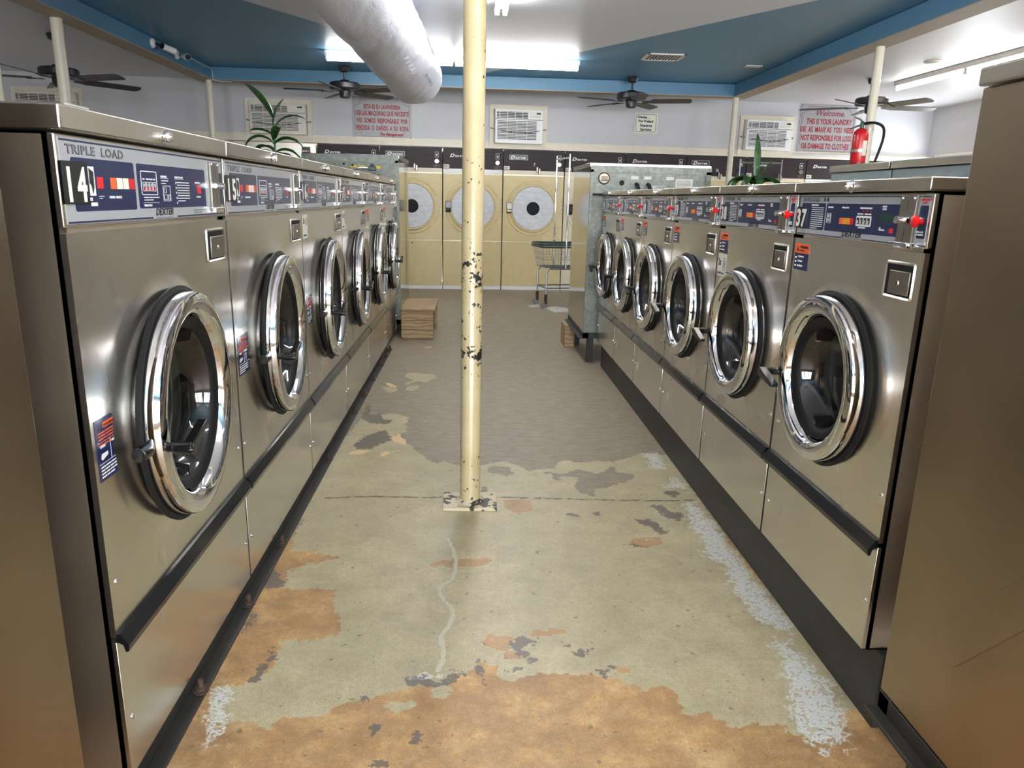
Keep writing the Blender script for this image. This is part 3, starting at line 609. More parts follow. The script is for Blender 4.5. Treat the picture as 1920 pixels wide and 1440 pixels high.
def washer(loc, rz, W, D, style, number, label, group, g, handle=0):
    """g: dict of heights and door sizes. local x runs to the viewer's right, the front looks along -y."""
    root = empty('front_load_washer', loc, rz, label, 'washing machine', group)
    zb, zr, zp, zl, zt = g['zb'], g['zr'], g['zp'], g['zl'], g['zt']
    cz, Rr, doff = g['cz'], g['R'], g.get('dx', 0.0)
    x0, x1 = -W / 2 + 0.004, W / 2 - 0.004
    # body: five sheets, open in front
    b = MB()
    b.box(x0, x0 + .004, .012, D, zb, zl); b.box(x1 - .004, x1, .012, D, zb, zl); b.box(x0, x1, D - .004, D, zb, zl)
    b.box(x0, x1, .012, D, zb, zb + .004); b.box(x0, x1, .012, D, zl - .004, zl)
    b.box(x0, x0 + .03, .012, .02, zb, zl); b.box(x1 - .03, x1, .012, .02, zb, zl); b.box(x0, x1, .012, .02, zr - .04, zr + .02); b.box(x0, x1, .012, .02, zp - .03, zp + .02)
    b.build('body', M['steel_dark'], root, smooth=0)
    # lid
    MB().box(-W / 2 + .0015, W / 2 - .0015, -0.016, D, zl + .004, zt).build('lid', M['steel_lid'], root, bevel=0.004, seg=3)
    mb = MB(); mb.lathe([(0.0, 0.034), (0.0105, 0.034), (0.013, 0.03), (0.0135, 0.02), (0.017, 0.017), (0.0175, 0.014)], (0.0, 0, (zl + zt) / 2 + .001), '-y', 20)
    mb.box(-.006, .006, -.0355, -.034, (zl + zt) / 2, (zl + zt) / 2 + .002)
    mb.build('lid_lock', M['chrome'], root)
    # upper front with door opening
    mb = MB(); front_sheet(mb, x0 + .002, x1 - .002, zr + .006, zp - .006, doff, cz, Rr - .035)
    mb.build('front_panel', M['steel'], root, bevel=0.0)
    # lower front
    MB().box(x0 + .002, x1 - .002, 0.0, .012, zb, zr - .006).build('lower_panel', M['steel'], root, bevel=0.002)
    # trim rail under the front panel
    mb = MB(); mb.prism([(0.0, zr + .014), (-.008, zr + .013), (-.024, zr - .012), (-.022, zr - .026), (-.016, zr - .028), (-.012, zr - .012), (0.0, zr - .004)], x0 + .003, x1 - .003, 'x')
    mb.build('trim_rail', M['black_trim'] if g.get('rail', 1) else M['chrome_dull'], root, smooth=20)
    # screws
    for sx, sz in ((x0 + .03, zr + .12), (x1 - .02, zr + .125), (x0 + .03, zb + .13), (x1 - .02, zb + .13)):
        MB().lathe([(0.0, .005), (.0035, .0046), (.0058, .0025), (.0062, 0.0)], (sx, 0, sz), '-y', 12).build('screw', M['chrome'], root)
    # door: chrome ring on a black boot, glass bowl, latch
    door = MB().lathe([(Rr - .010, .012), (Rr - .003, .0135), (Rr, .018), (Rr, .055), (Rr - .003, .0605), (Rr - .010, .0635), (Rr - .026, .0665), (Rr - .036, .0655), (Rr - .046, .0605), (Rr - .054, .050), (Rr - .060, .032), (Rr - .064, .016)], (doff, 0, cz), '-y', 96).build('door', M['chrome'], root)
    mb = MB(); mb.lathe([(Rr + .012, .017), (Rr + .014, .024), (Rr + .004, .028), (Rr - .006, .022), (Rr - .012, .014)], (doff, 0, cz), '-y', 72)
    mb.lathe([(Rr - .060, .040), (Rr - .074, .038), (Rr - .086, .030), (Rr - .094, .012), (Rr - .096, -.03), (Rr - .085, -.05)], (doff, 0, cz), '-y', 72)
    mb.build('door_gasket', M['rubber'], door)
    ti = R(g.get('tilt', 0))
    if ti: door.matrix_basis = Matrix.Translation((doff, 0, 0)) @ Matrix.Rotation(ti, 4, 'Z') @ Matrix.Translation((-doff, -.004, 0))
    rg = Rr - .092
    MB().lathe([(rg, .028), (rg - .010, .012), (rg - .018, -.012), (rg - .04, -.030), (rg * .45, -.040), (0.0001, -.043)], (doff, 0, cz), '-y', 64).build('door_glass', M['glass'], door)
    hx = doff - Rr + .022; hz = cz - .03
    mb = MB(); mb.cyl((hx - .055, -.026, hz), (hx - .008, -.030, hz), .016, n=16); mb.cyl((hx, -.045, hz), (hx, -.078, hz), .0105, n=16)
    mb.cyl((hx - .002, -.078, hz), (hx - .002, -.118, hz), .0125, .014, n=18)
    ang = R(g.get('ha', 4)) if handle == 0 else R(-75)
    L = .098; ca, sa = math.cos(ang), math.sin(ang)
    Mh = Matrix.Translation((hx, -.118, hz)) @ Matrix.Rotation(-ang, 4, 'Y')
    mb.prism([(-.016, .004), (.0, .014), (L, .006), (L, -.006), (.0, -.014), (-.016, -.004)], -.004, .018, 'y', Mh)
    mb.build('door_handle', M['black_trim'], door, bevel=0.002)
    # drum behind the glass
    dr = MB(); rd = Rr - .02
    dr.lathe([(Rr - .085, -.05), (rd - .03, -.075), (rd, -.085), (rd + .02, -.11), (rd + .02, -.40)], (doff, 0, cz), '-y', 48)
    d_ = dr.build('drum', M['drum'], root)
    MB().lathe([(rd + .02, -.40), (0.0001, -.415)], (doff, 0, cz), '-y', 48).build('drum_back', M['perf'], d_)
    mb = MB()
    for k in range(3):
        a = R(90 + 120 * k + 17 * (number % 7)); c_, s_ = math.cos(a), math.sin(a)
        mb.prism([(doff + (rd + .02) * math.cos(a - .16), cz + (rd + .02) * math.sin(a - .16)), (doff + (rd - .06) * c_, cz + (rd - .06) * s_), (doff + (rd + .02) * math.cos(a + .16), cz + (rd + .02) * math.sin(a + .16))], .12, .38, 'y')
    mb.build('drum_lifter', M['drum'], d_, bevel=.004)
    # soap or coin box with raised bezel round a painted pocket
    bx0, bx1 = W / 2 - .175 * (W / .87 if W > .8 else 1.0), W / 2 - .032
    bz0, bz1 = zp - .118, zp - .026
    if style == 'double': bx0, bx1, bz0, bz1 = W / 2 - .152, W / 2 - .03, zp - .118, zp - .03
    mb = MB(); o_ = roundrect(bx0, bx1, bz0, bz1, .008); i_ = roundrect(bx0 + .008, bx1 - .008, bz0 + .008, bz1 - .008, .004)
    n_ = len(o_); vs = [(p[0], .0005, p[1]) for p in o_] + [(p[0], -.004, p[1]) for p in roundrect(bx0 + .003, bx1 - .003, bz0 + .003, bz1 - .003, .007)] + [(p[0], -.0005, p[1]) for p in i_]
    mb.add(vs, [(k * n_ + i, k * n_ + (i + 1) % n_, (k + 1) * n_ + (i + 1) % n_, (k + 1) * n_ + i) for k in range(2) for i in range(n_)])
    cb = mb.build('coin_box', M['steel'], root)
    MB().box(bx0 + .007, bx1 - .007, -.001, 0.002, bz0 + .007, bz1 - .007).build('pocket_shade', M['rubber'], cb, smooth=0)  # dark plate stands in for the shade inside a deep recess
    MB().box(bx0 + .026, bx1 - .012, -.0055, -.001, bz0 + .012, bz1 - .022).build('cover_plate', M['chrome_dull'], cb, bevel=.0015)
    MB().lathe([(0.0001, .0085), (.004, .0085), (.006, .0055)], ((bx0 + bx1) / 2 + .006, 0, (bz0 + bz1) / 2 - .006), '-y', 14).build('lock', M['chrome'], cb)
    # control panel
    H = zl - zp
    cp = MB().box(x0 + .002, x1 - .002, 0.0, .02, zp + .004, zl - .001).build('control_panel', M['steel'], root, bevel=.003)
    ox0, ox1 = x0 + .012, x1 - .012
    MB().box(ox0, ox1, -.0012, 0, zp + .010, zl - .007).build('overlay', M['decal'], cp, smooth=0)
    U = lambda u: -W / 2 + u * W
    V = lambda v: zp + v * H
    w1, w2, w3 = .0016, .0024, .0032
    nv = MB(); wp = MB(); ik = MB(); rd_ = MB(); am = MB(); og = MB(); gp = MB(); wl = MB(); lc = MB()
    def bx(mb, u0, u1, v0, v1, w): mb.box(U(u0), U(u1), -w, -w + .0006, V(v0), V(v1))
    def rr(mb, u0, u1, v0, v1, w, r=.006): mb.prism(roundrect(U(u0), U(u1), V(v0), V(v1), r), -w, -w + .0006, 'y')
    def frame(mb, u0, u1, v0, v1, w, t_=.002):
        a, b_, c_, d2_ = U(u0), U(u1), V(v0), V(v1)
        mb.box(a, b_, -w, -w + .0005, c_, c_ + t_); mb.box(a, b_, -w, -w + .0005, d2_ - t_, d2_)
        mb.box(a, a + t_, -w, -w + .0005, c_, d2_); mb.box(b_ - t_, b_, -w, -w + .0005, c_, d2_)
    # blue border lines
    bx(nv, .02, .98, .925, .945, w1); bx(nv, .02, .43, .065, .085, w1); bx(nv, .59, .98, .065, .085, w1)
    num = str(number)
    if style == 'triple':
        put_text(ik, 'TRIPLE  LOAD', U(.04), V(.80), .0225, w1, sx=1.5 * W / .9, spacing=1.1, bold=.0006)
        put_text(gp, 'TRIPLE  LOAD', U(.04), V(.80), .0225, w1 + .0006, sx=1.5 * W / .9, spacing=1.1, bold=-.0003)
        rr(nv, .055, .342, .19, .765, w1); rr(nv, .357, .825, .20, .765, w1)
        for k, mm in enumerate((rd_, None, og, wl, wl, rd_)):
            if mm is not None: bx(mm, .155 + .031 * k, .182 + .031 * k, .44, .57, w2)
        put_text(wp, 'MODE  LIGHTS', U(.205), V(.33), .007, w2, sx=1.1)
        text_lines(wp, U(.158), V(.35), .02, 2, .004, .0012, w2, number)
        frame(wp, .375, .47, .37, .68, w2)
        for k, s_ in enumerate(('HOT', 'WARM', 'WARM', 'COLD')):
            u = .385 + .020 * k; frame(wp, u, u + .016, .42, .54, w2, .0012); bx(rd_, u + .005, u + .011, .43, .47, w2)
            put_text(wp, s_, U(u), V(.565), .0046, w2); put_text(wp, '1', U(u + .005), V(.48), .009, w2 + .0003)
        text_lines(wp, U(.385), V(.335), .08, 2, .0055, .002, w2, number + 1)
        bx(wp, .38, .475, .27, .275, w2); put_text(wp, 'WASH CYCLE', U(.382), V(.225), .0065, w2)
        put_text(wp, 'DISPENSER', U(.495), V(.61), .006, w2, sx=1.2); bx(wp, .495, .545, .595, .601, w2)
        text_lines(wp, U(.498), V(.56), .04, 2, .006, .002, w2, 3)
        frame(wp, .505, .553, .29, .50, w2, .0012); frame(wp, .512, .526, .40, .48, w2, .001); frame(wp, .510, .532, .31, .38, w2, .001); frame(wp, .537, .548, .31, .38, w2, .001)
        put_text(wp, 'INSTRUCTIONS', U(.59), V(.61), .006, w2, sx=1.2); bx(wp, .59, .65, .595, .601, w2)
        text_lines(wp, U(.603), V(.545), .078, 8, .0062, .0022, w2, 5)
        for k in range(5): bx(wp, .594, .5975, .53 - .07 * k, .56 - .07 * k, w2)
        bx(rd_, .755, .785, .40, .52, w2); put_text(wp, 'INSERT COINS', U(.74), V(.55), .0052, w2); put_text(wp, 'IN PROGRESS', U(.745), V(.34), .0048, w2)
        bx(rd_, .733, .737, .55, .57, w2)
        rr(nv, .955, .98, .22, .74, w1, .004)
        text_lines(ik, U(.72), V(.145), .09, 2, .006, .0018, w1, 9)
        # small white seal beside the number
        bx(wp, .120, .145, .36 + .0, .68, w2); mb = MB(); mb.prism([(U(.122), V(.66)), (U(.14), V(.62)), (U(.138), V(.45)), (U(.131), V(.38)), (U(.128), V(.47)), (U(.121), V(.5))], -w3, -w3 + .0006, 'y'); mb.build('seal_mark', M['ink'], cp, smooth=0)
        bx(wp, .12, .147, .245, .285, w2); put_text(wp, '00', U(.116), V(.30), .010, w2)
        coin_slide(root, U(.90), V(.12), V(.90))
        tiles = (.010, .060, .27, .72)
    else:
        put_text(ik, 'DOUBLE LOAD', U(.05), V(.83), .0145, w1, sx=1.1, shear=.0, bold=.0005)
        put_text(gp, 'DOUBLE LOAD', U(.05), V(.83), .0145, w1 + .0005, sx=1.1, bold=-.0003)
        for k in (0, 1): ik.prism(roundrect(U(.245 + .028 * k), U(.262 + .028 * k), V(.83), V(.90), .003), -w1, -w1 + .0005, 'y'); bx(ik, .25 + .028 * k, .257 + .028 * k, .90, .925, w1)
        rr(nv, .045, .268, .19, .79, w1); rr(nv, .278, .82, .19, .79, w1)
        put_text(wp, 'INSTRUCTIONS', U(.14), V(.73), .0062, w2)
        text_lines(wp, U(.145), V(.68), .075, 11, .0058, .0020, w2, number)
        put_text(wp, 'DISPENSER', U(.295), V(.69), .006, w2); frame(wp, .29, .325, .36, .58, w2, .0011); frame(wp, .295, .305, .48, .55, w2, .001); frame(wp, .31, .32, .48, .55, w2, .001); frame(wp, .295, .305, .39, .46, w2, .001); frame(wp, .31, .32, .39, .46, w2, .001)
        put_text(wp, 'WASH CYCLE', U(.41), V(.69), .006, w2); put_text(wp, 'WASH TEMPERATURE', U(.55), V(.69), .006, w2)
        for k, mm in enumerate((og, am, am, rd_)): bx(mm, .40 + .028 * k, .426 + .028 * k, .36, .49, w2)
        wp.prism(roundrect(U(.53), U(.638), V(.34), V(.55), .004), -w2, -w2 + .0005, 'y')
        for k, s_ in enumerate(('0', '1', '1', '1')):
            u = .536 + .0255 * k; bx(ik, u, u + .018, .38, .51, w3); put_text(wp, s_, U(u + .003), V(.39), .013, w3 + .0006)
        for k, s_ in enumerate(('WARM', 'HOT', 'WARM', 'COLD')): put_text(wp, s_, U(.535 + .0265 * k), V(.575), .005, w2)
        for k in (1, 2, 3): bx(rd_, .545 + .0265 * k, .552 + .0265 * k, .635, .66, w2)
        text_lines(wp, U(.55), V(.30), .06, 1, .005, .003, w2, 4)
        bx(lc, .695, .775, .46, .60, w2); put_text(wp, 'INSERT', U(.705), V(.73), .006, w2); put_text(wp, 'COINS', U(.705), V(.68), .006, w2)
        bx(rd_, .692, .698, .73, .75, w2); put_text(wp, 'IN', U(.70), V(.32), .005, w2); put_text(wp, 'PROGRESS', U(.70), V(.285), .005, w2); bx(rd_, .69, .695, .30, .32, w2); bx(rd_, .765, .79, .25, .34, w2)
        put_text(rd_, 'EMERGENCY', U(.925), V(.86), .0072, w1); put_text(rd_, 'STOP', U(.937), V(.81), .0072, w1)
        rr(nv, .928, .975, .20, .78, w1, .004); put_text(wp, 'PULL OUT', U(.93), V(.30), .0055, w2); put_text(wp, 'TO RESUME', U(.929), V(.255), .005, w2)
        frame(ik, .065, .09, .09, .15, w1, .0006)
        coin_slide(root, U(.872), V(.04), V(.955))
        bt = MB().lathe([(0.0001, .025), (.009, .0245), (.0135, .021), (.0135, .016), (.009, .014), (.006, .013), (.006, .001)], (U(.952), 0, V(.50)), '-y', 24).build('emergency_button', M['red'], root)
        tiles = (.005, .055, .20, .70)
    put_text(ik, 'DEXTER', U(.505), V(.11) - .001, .022, w1, shear=.25, sx=1.25, align='CENTER', bold=.0005)
    put_text(gp, 'COMMERCIAL WASHER', U(.505), V(.045), .0085, w1, sx=1.15, align='CENTER')
    for mb, nm, mt in ((nv, 'navy_print', 'navy'), (ik, 'black_lettering', 'ink'), (wp, 'white_lettering', 'white_print'), (gp, 'grey_lettering', 'grey_print'), (rd_, 'red_marks', 'red_lamp'), (og, 'orange_lamp', 'orange'), (am, 'amber_lamp', 'amber'), (wl, 'white_lamp', 'white_lens'), (lc, 'display', 'green_lcd')):
        if mb.v: mb.build(nm, M[mt], cp, smooth=0)
    # number tiles
    ta, tb, tv0, tv1 = tiles
    nt = MB(); wt = MB()
    for k, ch in enumerate(num):
        u0 = ta + .0 + (tb - ta) * k; nt.prism(roundrect(U(u0), U(u0 + (tb - ta) * 1.02), V(tv0), V(tv1), .003), -w3 - .0012, -w2, 'y')
        put_text(wt, ch, U(u0 + (tb - ta) / 2), V(tv0) + .006, (tv1 - tv0) * H * 1.12, w3 + .0016, sx=.78, align='CENTER', bold=.0022)
    np_ = nt.build('number_plate', M['black'], root, smooth=0)
    wt.build('numerals', M['white_print'], np_, smooth=0)
    # stickers on the front panel
    def sticker(nm, xa, xb, za, zb_, top, lines, mat='navy', tl=None):
        s_ = MB().prism(roundrect(xa, xb, za, zb_, .003), -.0010, -.0002, 'y').build(nm, M[mat], root, smooth=0)
        return s_
    if style == 'triple':
        xa, xb, za, zb_ = U(.022), U(.142), .737, .862
        s_ = sticker('warning_sticker', xa, xb, za, zb_, 0, 0)
        o2 = MB(); o2.prism(roundrect(xa + .03, xb - .03, zb_ - .020, zb_ - .009, .003), -.0016, -.0010, 'y'); text_lines(o2, xa + .010, zb_ - .029, .085, 5, .0062, .0026, .0014, 3)
        o2.build('orange_print', M['orange'], s_, smooth=0)
        w_ = MB(); put_text(w_, 'OPEN', xa + .012, za + .067, .008, .0014); put_text(w_, 'LATCHED', xa + .058, za + .069, .007, .0014)
        w_.box(xa + .004, xb - .004, -.0014, -.001, za + .079, za + .080); w_.box(xa + .004, xb - .004, -.0014, -.001, za + .035, za + .036); w_.box((xa + xb) / 2, (xa + xb) / 2 + .001, -.0014, -.001, za + .036, za + .079)
        w_.prism([(xa + .012, za + .047), (xa + .016, za + .042), (xa + .040, za + .048), (xa + .040, za + .055), (xa + .016, za + .055)], -.0014, -.001, 'y')
        w_.prism([(xa + .073, za + .040), (xa + .077, za + .040), (xa + .080, za + .062), (xa + .076, za + .065), (xa + .072, za + .062)], -.0014, -.001, 'y')
        text_lines(w_, xa + .008, za + .027, .085, 4, .0068, .0030, .0014, 6); w_.build('white_print', M['white_print'], s_, smooth=0)
        i_ = MB(); put_text(i_, 'WARNING', (xa + xb) / 2, zb_ - .0185, .009, .0019, align='CENTER'); i_.build('warning_word', M['ink'], s_, smooth=0)
        if number in (16, 17):
            s_ = sticker('load_sticker', U(.02), U(.115), zp - .115, zp - .015, 0, 0, 'label')
            i_ = MB(); put_text(i_, '3x', U(.026), zp - .052, .034, .0014, sx=.8, bold=.0008); put_text(i_, 'Triple Load', U(.026), zp - .105, .012, .0014)
            i_.lathe([(.014, .0012), (.014, .0015), (.017, .0015), (.017, .0012)], (U(.09), 0, zp - .045), '-y', 20); i_.lathe([(.007, .0012), (.007, .0015), (.009, .0015), (.009, .0012)], (U(.09), 0, zp - .045), '-y', 16)
            i_.build('print', M['ink'], s_, smooth=0)
    else:
        xa, xb = U(.025), U(.165); zt_ = zp - .022
        s_ = sticker('warning_sticker', xa, xb, zt_ - .078, zt_, 0, 0)
        o2 = MB(); o2.prism(roundrect(xa, xb, zt_ - .028, zt_, .003), -.0015, -.0010, 'y'); o2.build('orange_print', M['orange'], s_, smooth=0)
        i_ = MB(); put_text(i_, 'WARNING', xa + .036, zt_ - .013, .011, .0019, bold=.0003); text_lines(i_, xa + .032, zt_ - .022, .055, 1, .005, .004, .0017, 2); i_.prism([(xa + .012, zt_ - .022), (xa + .028, zt_ - .022), (xa + .020, zt_ - .007)], -.0018, -.0014, 'y'); i_.build('warning_word', M['ink'], s_, smooth=0)
        w_ = MB(); text_lines(w_, xa + .026, zt_ - .040, .062, 1, .006, .004, .0014, 8); text_lines(w_, xa + .026, zt_ - .054, .05, 1, .006, .005, .0014, 1); text_lines(w_, xa + .024, zt_ - .068, .06, 1, .006, .005, .0014, 5)
        for k in range(3):
            w_.ball((xa + .012, -.0012, zt_ - .042 - .012 * k), .003, 8)
        w_.build('white_print', M['white_print'], s_, smooth=0)
        if number == 38:
            s_ = sticker('load_sticker', U(.022), U(.155), zt_ - .170, zt_ - .082, 0, 0, 'label')
            i_ = MB(); put_text(i_, '2x', U(.03), zt_ - .128, .040, .0014, sx=.85, bold=.001); put_text(i_, 'Double Load', U(.028), zt_ - .162, .014, .0014)
            for q in range(3): i_.lathe([(.011, .0012), (.011, .0015), (.013, .0015), (.013, .0012)], (U(.128), 0, zt_ - .108 - .013 * q), '-y', 16)
            i_.build('print', M['ink'], s_, smooth=0)
    return root

XL, XR = -0.7273, 0.9968
LY = [1.358, 2.2326, 3.1915, 4.1505, 5.0592, 6.0302, 6.9619]
GL = dict(zb=.062, zr=.3955, zp=1.2253, zl=1.3928, zt=1.440, cz=.797, R=.286, ha=18, tilt=2.5, dx=-.022)
lab = {14: 'stainless triple load washer with white 14 on black tiles, nearest in the left row',
       15: 'stainless triple load washer with number 15, second in the left row',
       16: 'stainless washer with number 16 and a white 3x sticker, third in the left row',
       17: 'stainless triple load washer with number 17, fourth in the left row',
       18: 'stainless washer with red stop button, fifth in the left row',
       19: 'stainless washer with red stop button, farthest in the left row beside the galvanised panel'}
for i in range(6):
    a, b = LY[i], LY[i + 1]; n = 14 + i
    g = dict(GL)
    if n == 14: g['R'] = .270; g['dx'] = -.040
    washer((XL, (a + b) / 2, 0), R(90), b - a - .003, .78, 'triple' if n < 18 else 'double', n, lab[n], 'washers in the left row', g)
RY = [1.5754, 2.2618, 2.9716, 3.672, 4.3583, 5.0173, 5.7224]
GR = dict(zb=.209, zr=.497, zp=1.2092, zl=1.3336, zt=1.368, cz=.836, R=.229, ha=-12)
labr = ['stainless double load washer with white 37 on black tiles, nearest in the right row',
        'stainless washer with number 38 and a white 2x sticker, second in the right row',
        'stainless double load washer with number 39, third in the right row',
        'stainless double load washer, fourth from the camera in the right row',
        'stainless double load washer with its door lever hanging down, fifth in the right row',
        'stainless double load washer, farthest in the right row beside the galvanised cabinet back']
for i in range(6):
    a, b = RY[i], RY[i + 1]
    washer((XR, (a + b) / 2, 0), R(-90), b - a - .003, .78, 'double', 37 + i, labr[i], 'washers in the right row', dict(GR), handle=1 if i == 4 else 0)
# bases
e = empty('base_rail', (-0.74, 4.1, 0), 0, 'low dark steel base rail bolted to the floor under the left washers', 'base')
mb = MB(); mb.box(-.012, 0.0, -2.742, 2.15, 0, .060); mb.box(0, .042, -2.742, 2.15, 0, .007); mb.box(-.62, -.6, -2.742, 2.15, 0, .06); mb.build('angle_rail', M['black_paint'], e, bevel=.0015)
for y in (1.72, 2.146, 2.572, 3.485, 4.303, 4.709, 5.136, 5.609, 5.943, 6.226):
    mb = MB(); mb.lathe([(.020, .007), (.020, .010), (.013, .0105), (.013, .020), (.007, .0205), (.007, .042), (.0001, .043)], (.027, y - 4.1, 0), 'z', 6 * 3); mb.build('anchor_bolt', M['rust'], e, smooth=25)
e = empty('washer_plinth', (1.36, 3.65, 0), 0, 'black plinth under the right row of washers', 'base')
MB().box(-.325, .35, -2.1, 2.06, 0, .2085).build('plinth_box', M['black_paint'], e, bevel=.003)
# ---------------------------------------------------------------- end-of-row machines seen from the side or the back
def side_machine(name, loc, size, z0, z1, label, cap=.035, rib=None, mat='steel_brown', back=None, base=True):
    """cabinet with origin at its aisle-side, near, floor corner; size = (width along x signed, depth along y)"""
    e = empty(name, loc, 0, label, 'washing machine', None)
    w, d = size
    b = MB().box(0, w, 0, d, z0, z1).build('body', M[mat], e, bevel=.004)
    s = 1 if w > 0 else -1
    MB().box(-.008 * s, w, -.008, d + .004, z1 + .002, z1 + cap).build('top_cap', M['steel_lid'], e, bevel=.004)
    if rib:
        for (ya, za, yb, zb_, wd) in rib:
            v = Vector((0, yb - ya, zb_ - za)); L = v.length; a = math.atan2(zb_ - za, yb - ya)
            Mx = Matrix.Translation((0, ya, za)) @ Matrix.Rotation(a, 4, 'X')
            mb = MB(); mb.prism([(p[0], p[1]) for p in roundrect(0, L, -wd / 2, wd / 2, wd * .35, 5)], .002 * s, -.0025 * s, 'x', Mx)
            mb.build('pressed_rib', M[mat], e, bevel=.003)
    if base:
        mb = MB(); mb.box(.0, .05 * s, 0.0, d, z0 - .05, z0 - .004); mb.box(-.03 * s, .03 * s, .0, d, z0 - .054, z0 - .044); mb.box(w - .05 * s, w, 0, d, z0 - .05, z0 - .004)
        mb.box(0, w, .0, .04, z0 - .05, z0 - .002); mb.box(0, w, d - .04, d, z0 - .05, z0 - .002)
        mb.build('base_channel', M['black_paint'], e, bevel=.002)
        for xx in (.05 * s, w - .09 * s):
            for yy in (.06, d - .12):
                MB().box(xx, xx + .05 * s, yy, yy + .06, 0, z0 - .045).build('foot', M['black_paint'], e, bevel=.002)
    return e
side_machine('large_washer', (.93, .45, 0), (.85, .935), .245, 1.517, 'large stainless machine at the right edge of the photo, its side panel facing the aisle', rib=[(.765, .458, .48, .81, .075)])
side_machine('large_washer', (-.682, .2, 0), (-.85, .927), .12, 1.60, 'large stainless machine at the left edge of the photo with worn brown side')

# far left unit: galvanised back towards the camera, polished side to the aisle
e = side_machine('large_washer', (-.702, 7.09, 0), (-.88, 1.0), .13, 1.625, 'tall machine marked 10 past the left washers, grey back panel with hoses', mat='steel_smooth')
bk = MB(); bk.box(0, -.88, -.016, -.001, .13, 1.60); bk.box(.004, -.03, -.026, -.016, .13, 1.61); bk.box(-.86, -.884, -.026, -.016, .13, 1.61); bk.box(0, -.88, -.026, -.016, 1.59, 1.655)
bk = bk.build('back_panel', M['galv'], e, smooth=0)
i_ = MB(); put_text(i_, '10', -.635, 1.535, .062, .0175); i_.build('marker_number', M['ink'], bk, smooth=0)
for x_ in (-.845, -.435, -.36, -.22):
    MB().box(x_, x_ + .055, -.0175, -.016, 1.535, 1.56).build('yellow_sticker', M['yellow'], bk, smooth=0)
MB().box(-.055, -.018, -.0275, -.026, 1.20, 1.34).build('paper_label', M['label'], bk, smooth=0)
mb = MB()
for cx_, cz_ in ((-.115, 1.44), (-.085, 1.44), (-.42, 1.56), (-.5, 1.57)): mb.lathe([(.0001, .0175), (.010, .0175), (.011, .016)], (cx_, 0, cz_), '-y', 14)
mb.build('plug_hole', M['rubber'], bk)
def arc(p, q, sag, n=14, out=-.05):
    p, q = Vector(p), Vector(q); r_ = []
    for i in range(n + 1):
        t_ = i / n; v = p.lerp(q, t_); r_.append((v.x, v.y + out * math.sin(PI * t_), v.z + sag * math.sin(PI * t_)))
    return r_
for pa, pb, sg in (((-.60, -.03, 1.43), (-.27, -.05, 1.54), .035), ((-.42, -.03, 1.42), (-.18, -.05, 1.50), -.02), ((-.48, -.03, 1.45), (-.33, -.03, 1.47), .03)):
    MB().tube(arc(pa, pb, sg), .010, 10).build('supply_hose', M['hose'], e)
mb = MB(); mb.box(-.27, -.20, -.075, -.03, 1.515, 1.555); mb.cyl((-.235, -.05, 1.55), (-.235, -.05, 1.575), .016); mb.build('valve', M['cart_green'], e, bevel=.006)

# far right unit
e = side_machine('large_washer', (.893, 5.80, 0), (.94, .95), .26, 1.545, 'galvanised machine back with round valve beyond the right washers, polished side to the aisle', mat='steel_smooth')
bk = MB(); bk.box(0, .94, -.012, -.001, .26, 1.53); bk.box(0, .022, -.02, -.012, .26, 1.53); bk.box(0, .94, -.02, -.012, 1.51, 1.56); bk.box(.90, .94, -.02, -.012, .26, 1.53)
bk = bk.build('back_panel', M['galv'], e, smooth=0)
mb = MB(); mb.lathe([(.0001, .035), (.03, .035), (.036, .03), (.04, .012), (.046, .012)], (.105, 0, 1.465), '-y', 24); mb.build('vacuum_valve', M['cream_enamel'], bk)
mb = MB();
for k in range(4): mb.box(.08, .13, -.038, -.035, 1.447 + .009 * k, 1.451 + .009 * k)
mb.build('valve_grille', M['rubber'], bk, smooth=0)
mb = MB(); mb.lathe([(.0001, .014), (.018, .014), (.02, .012)], (.245, 0, 1.435), '-y', 18); mb.build('port_cap', M['rubber'], bk)
for x_, wd in ((.315, .06), (.415, .06), (.59, .06)): MB().box(x_, x_ + wd, -.0135, -.012, 1.465, 1.488).build('paper_label', M['label'], bk, smooth=0)
MB().box(.665, .80, -.0135, -.012, 1.40, 1.475).build('rating_plate', M['label'], bk, smooth=0)
mb = MB(); text_lines(mb, .675, 1.46, .11, 6, .009, .0035, .0142, 3); mb.build('fine_print', M['grey_print'], bk, smooth=0)
MB().box(.49, .58, -.0135, -.012, 1.36, 1.42).build('inspection_plate', M['steel_smooth'], bk, smooth=0)
for x_ in (.36, .45): MB().tube([(x_, -.012, 1.43), (x_, -.05, 1.425), (x_ + .01, -.06, 1.39), (x_ + .015, -.06, 1.2)], .013, 10).build('drain_hose', M['rubber'], bk)
mb = MB(); mb.box(.02, .19, -.02, -.012, 1.335, 1.352); mb.build('slot', M['rubber'], bk, smooth=0)

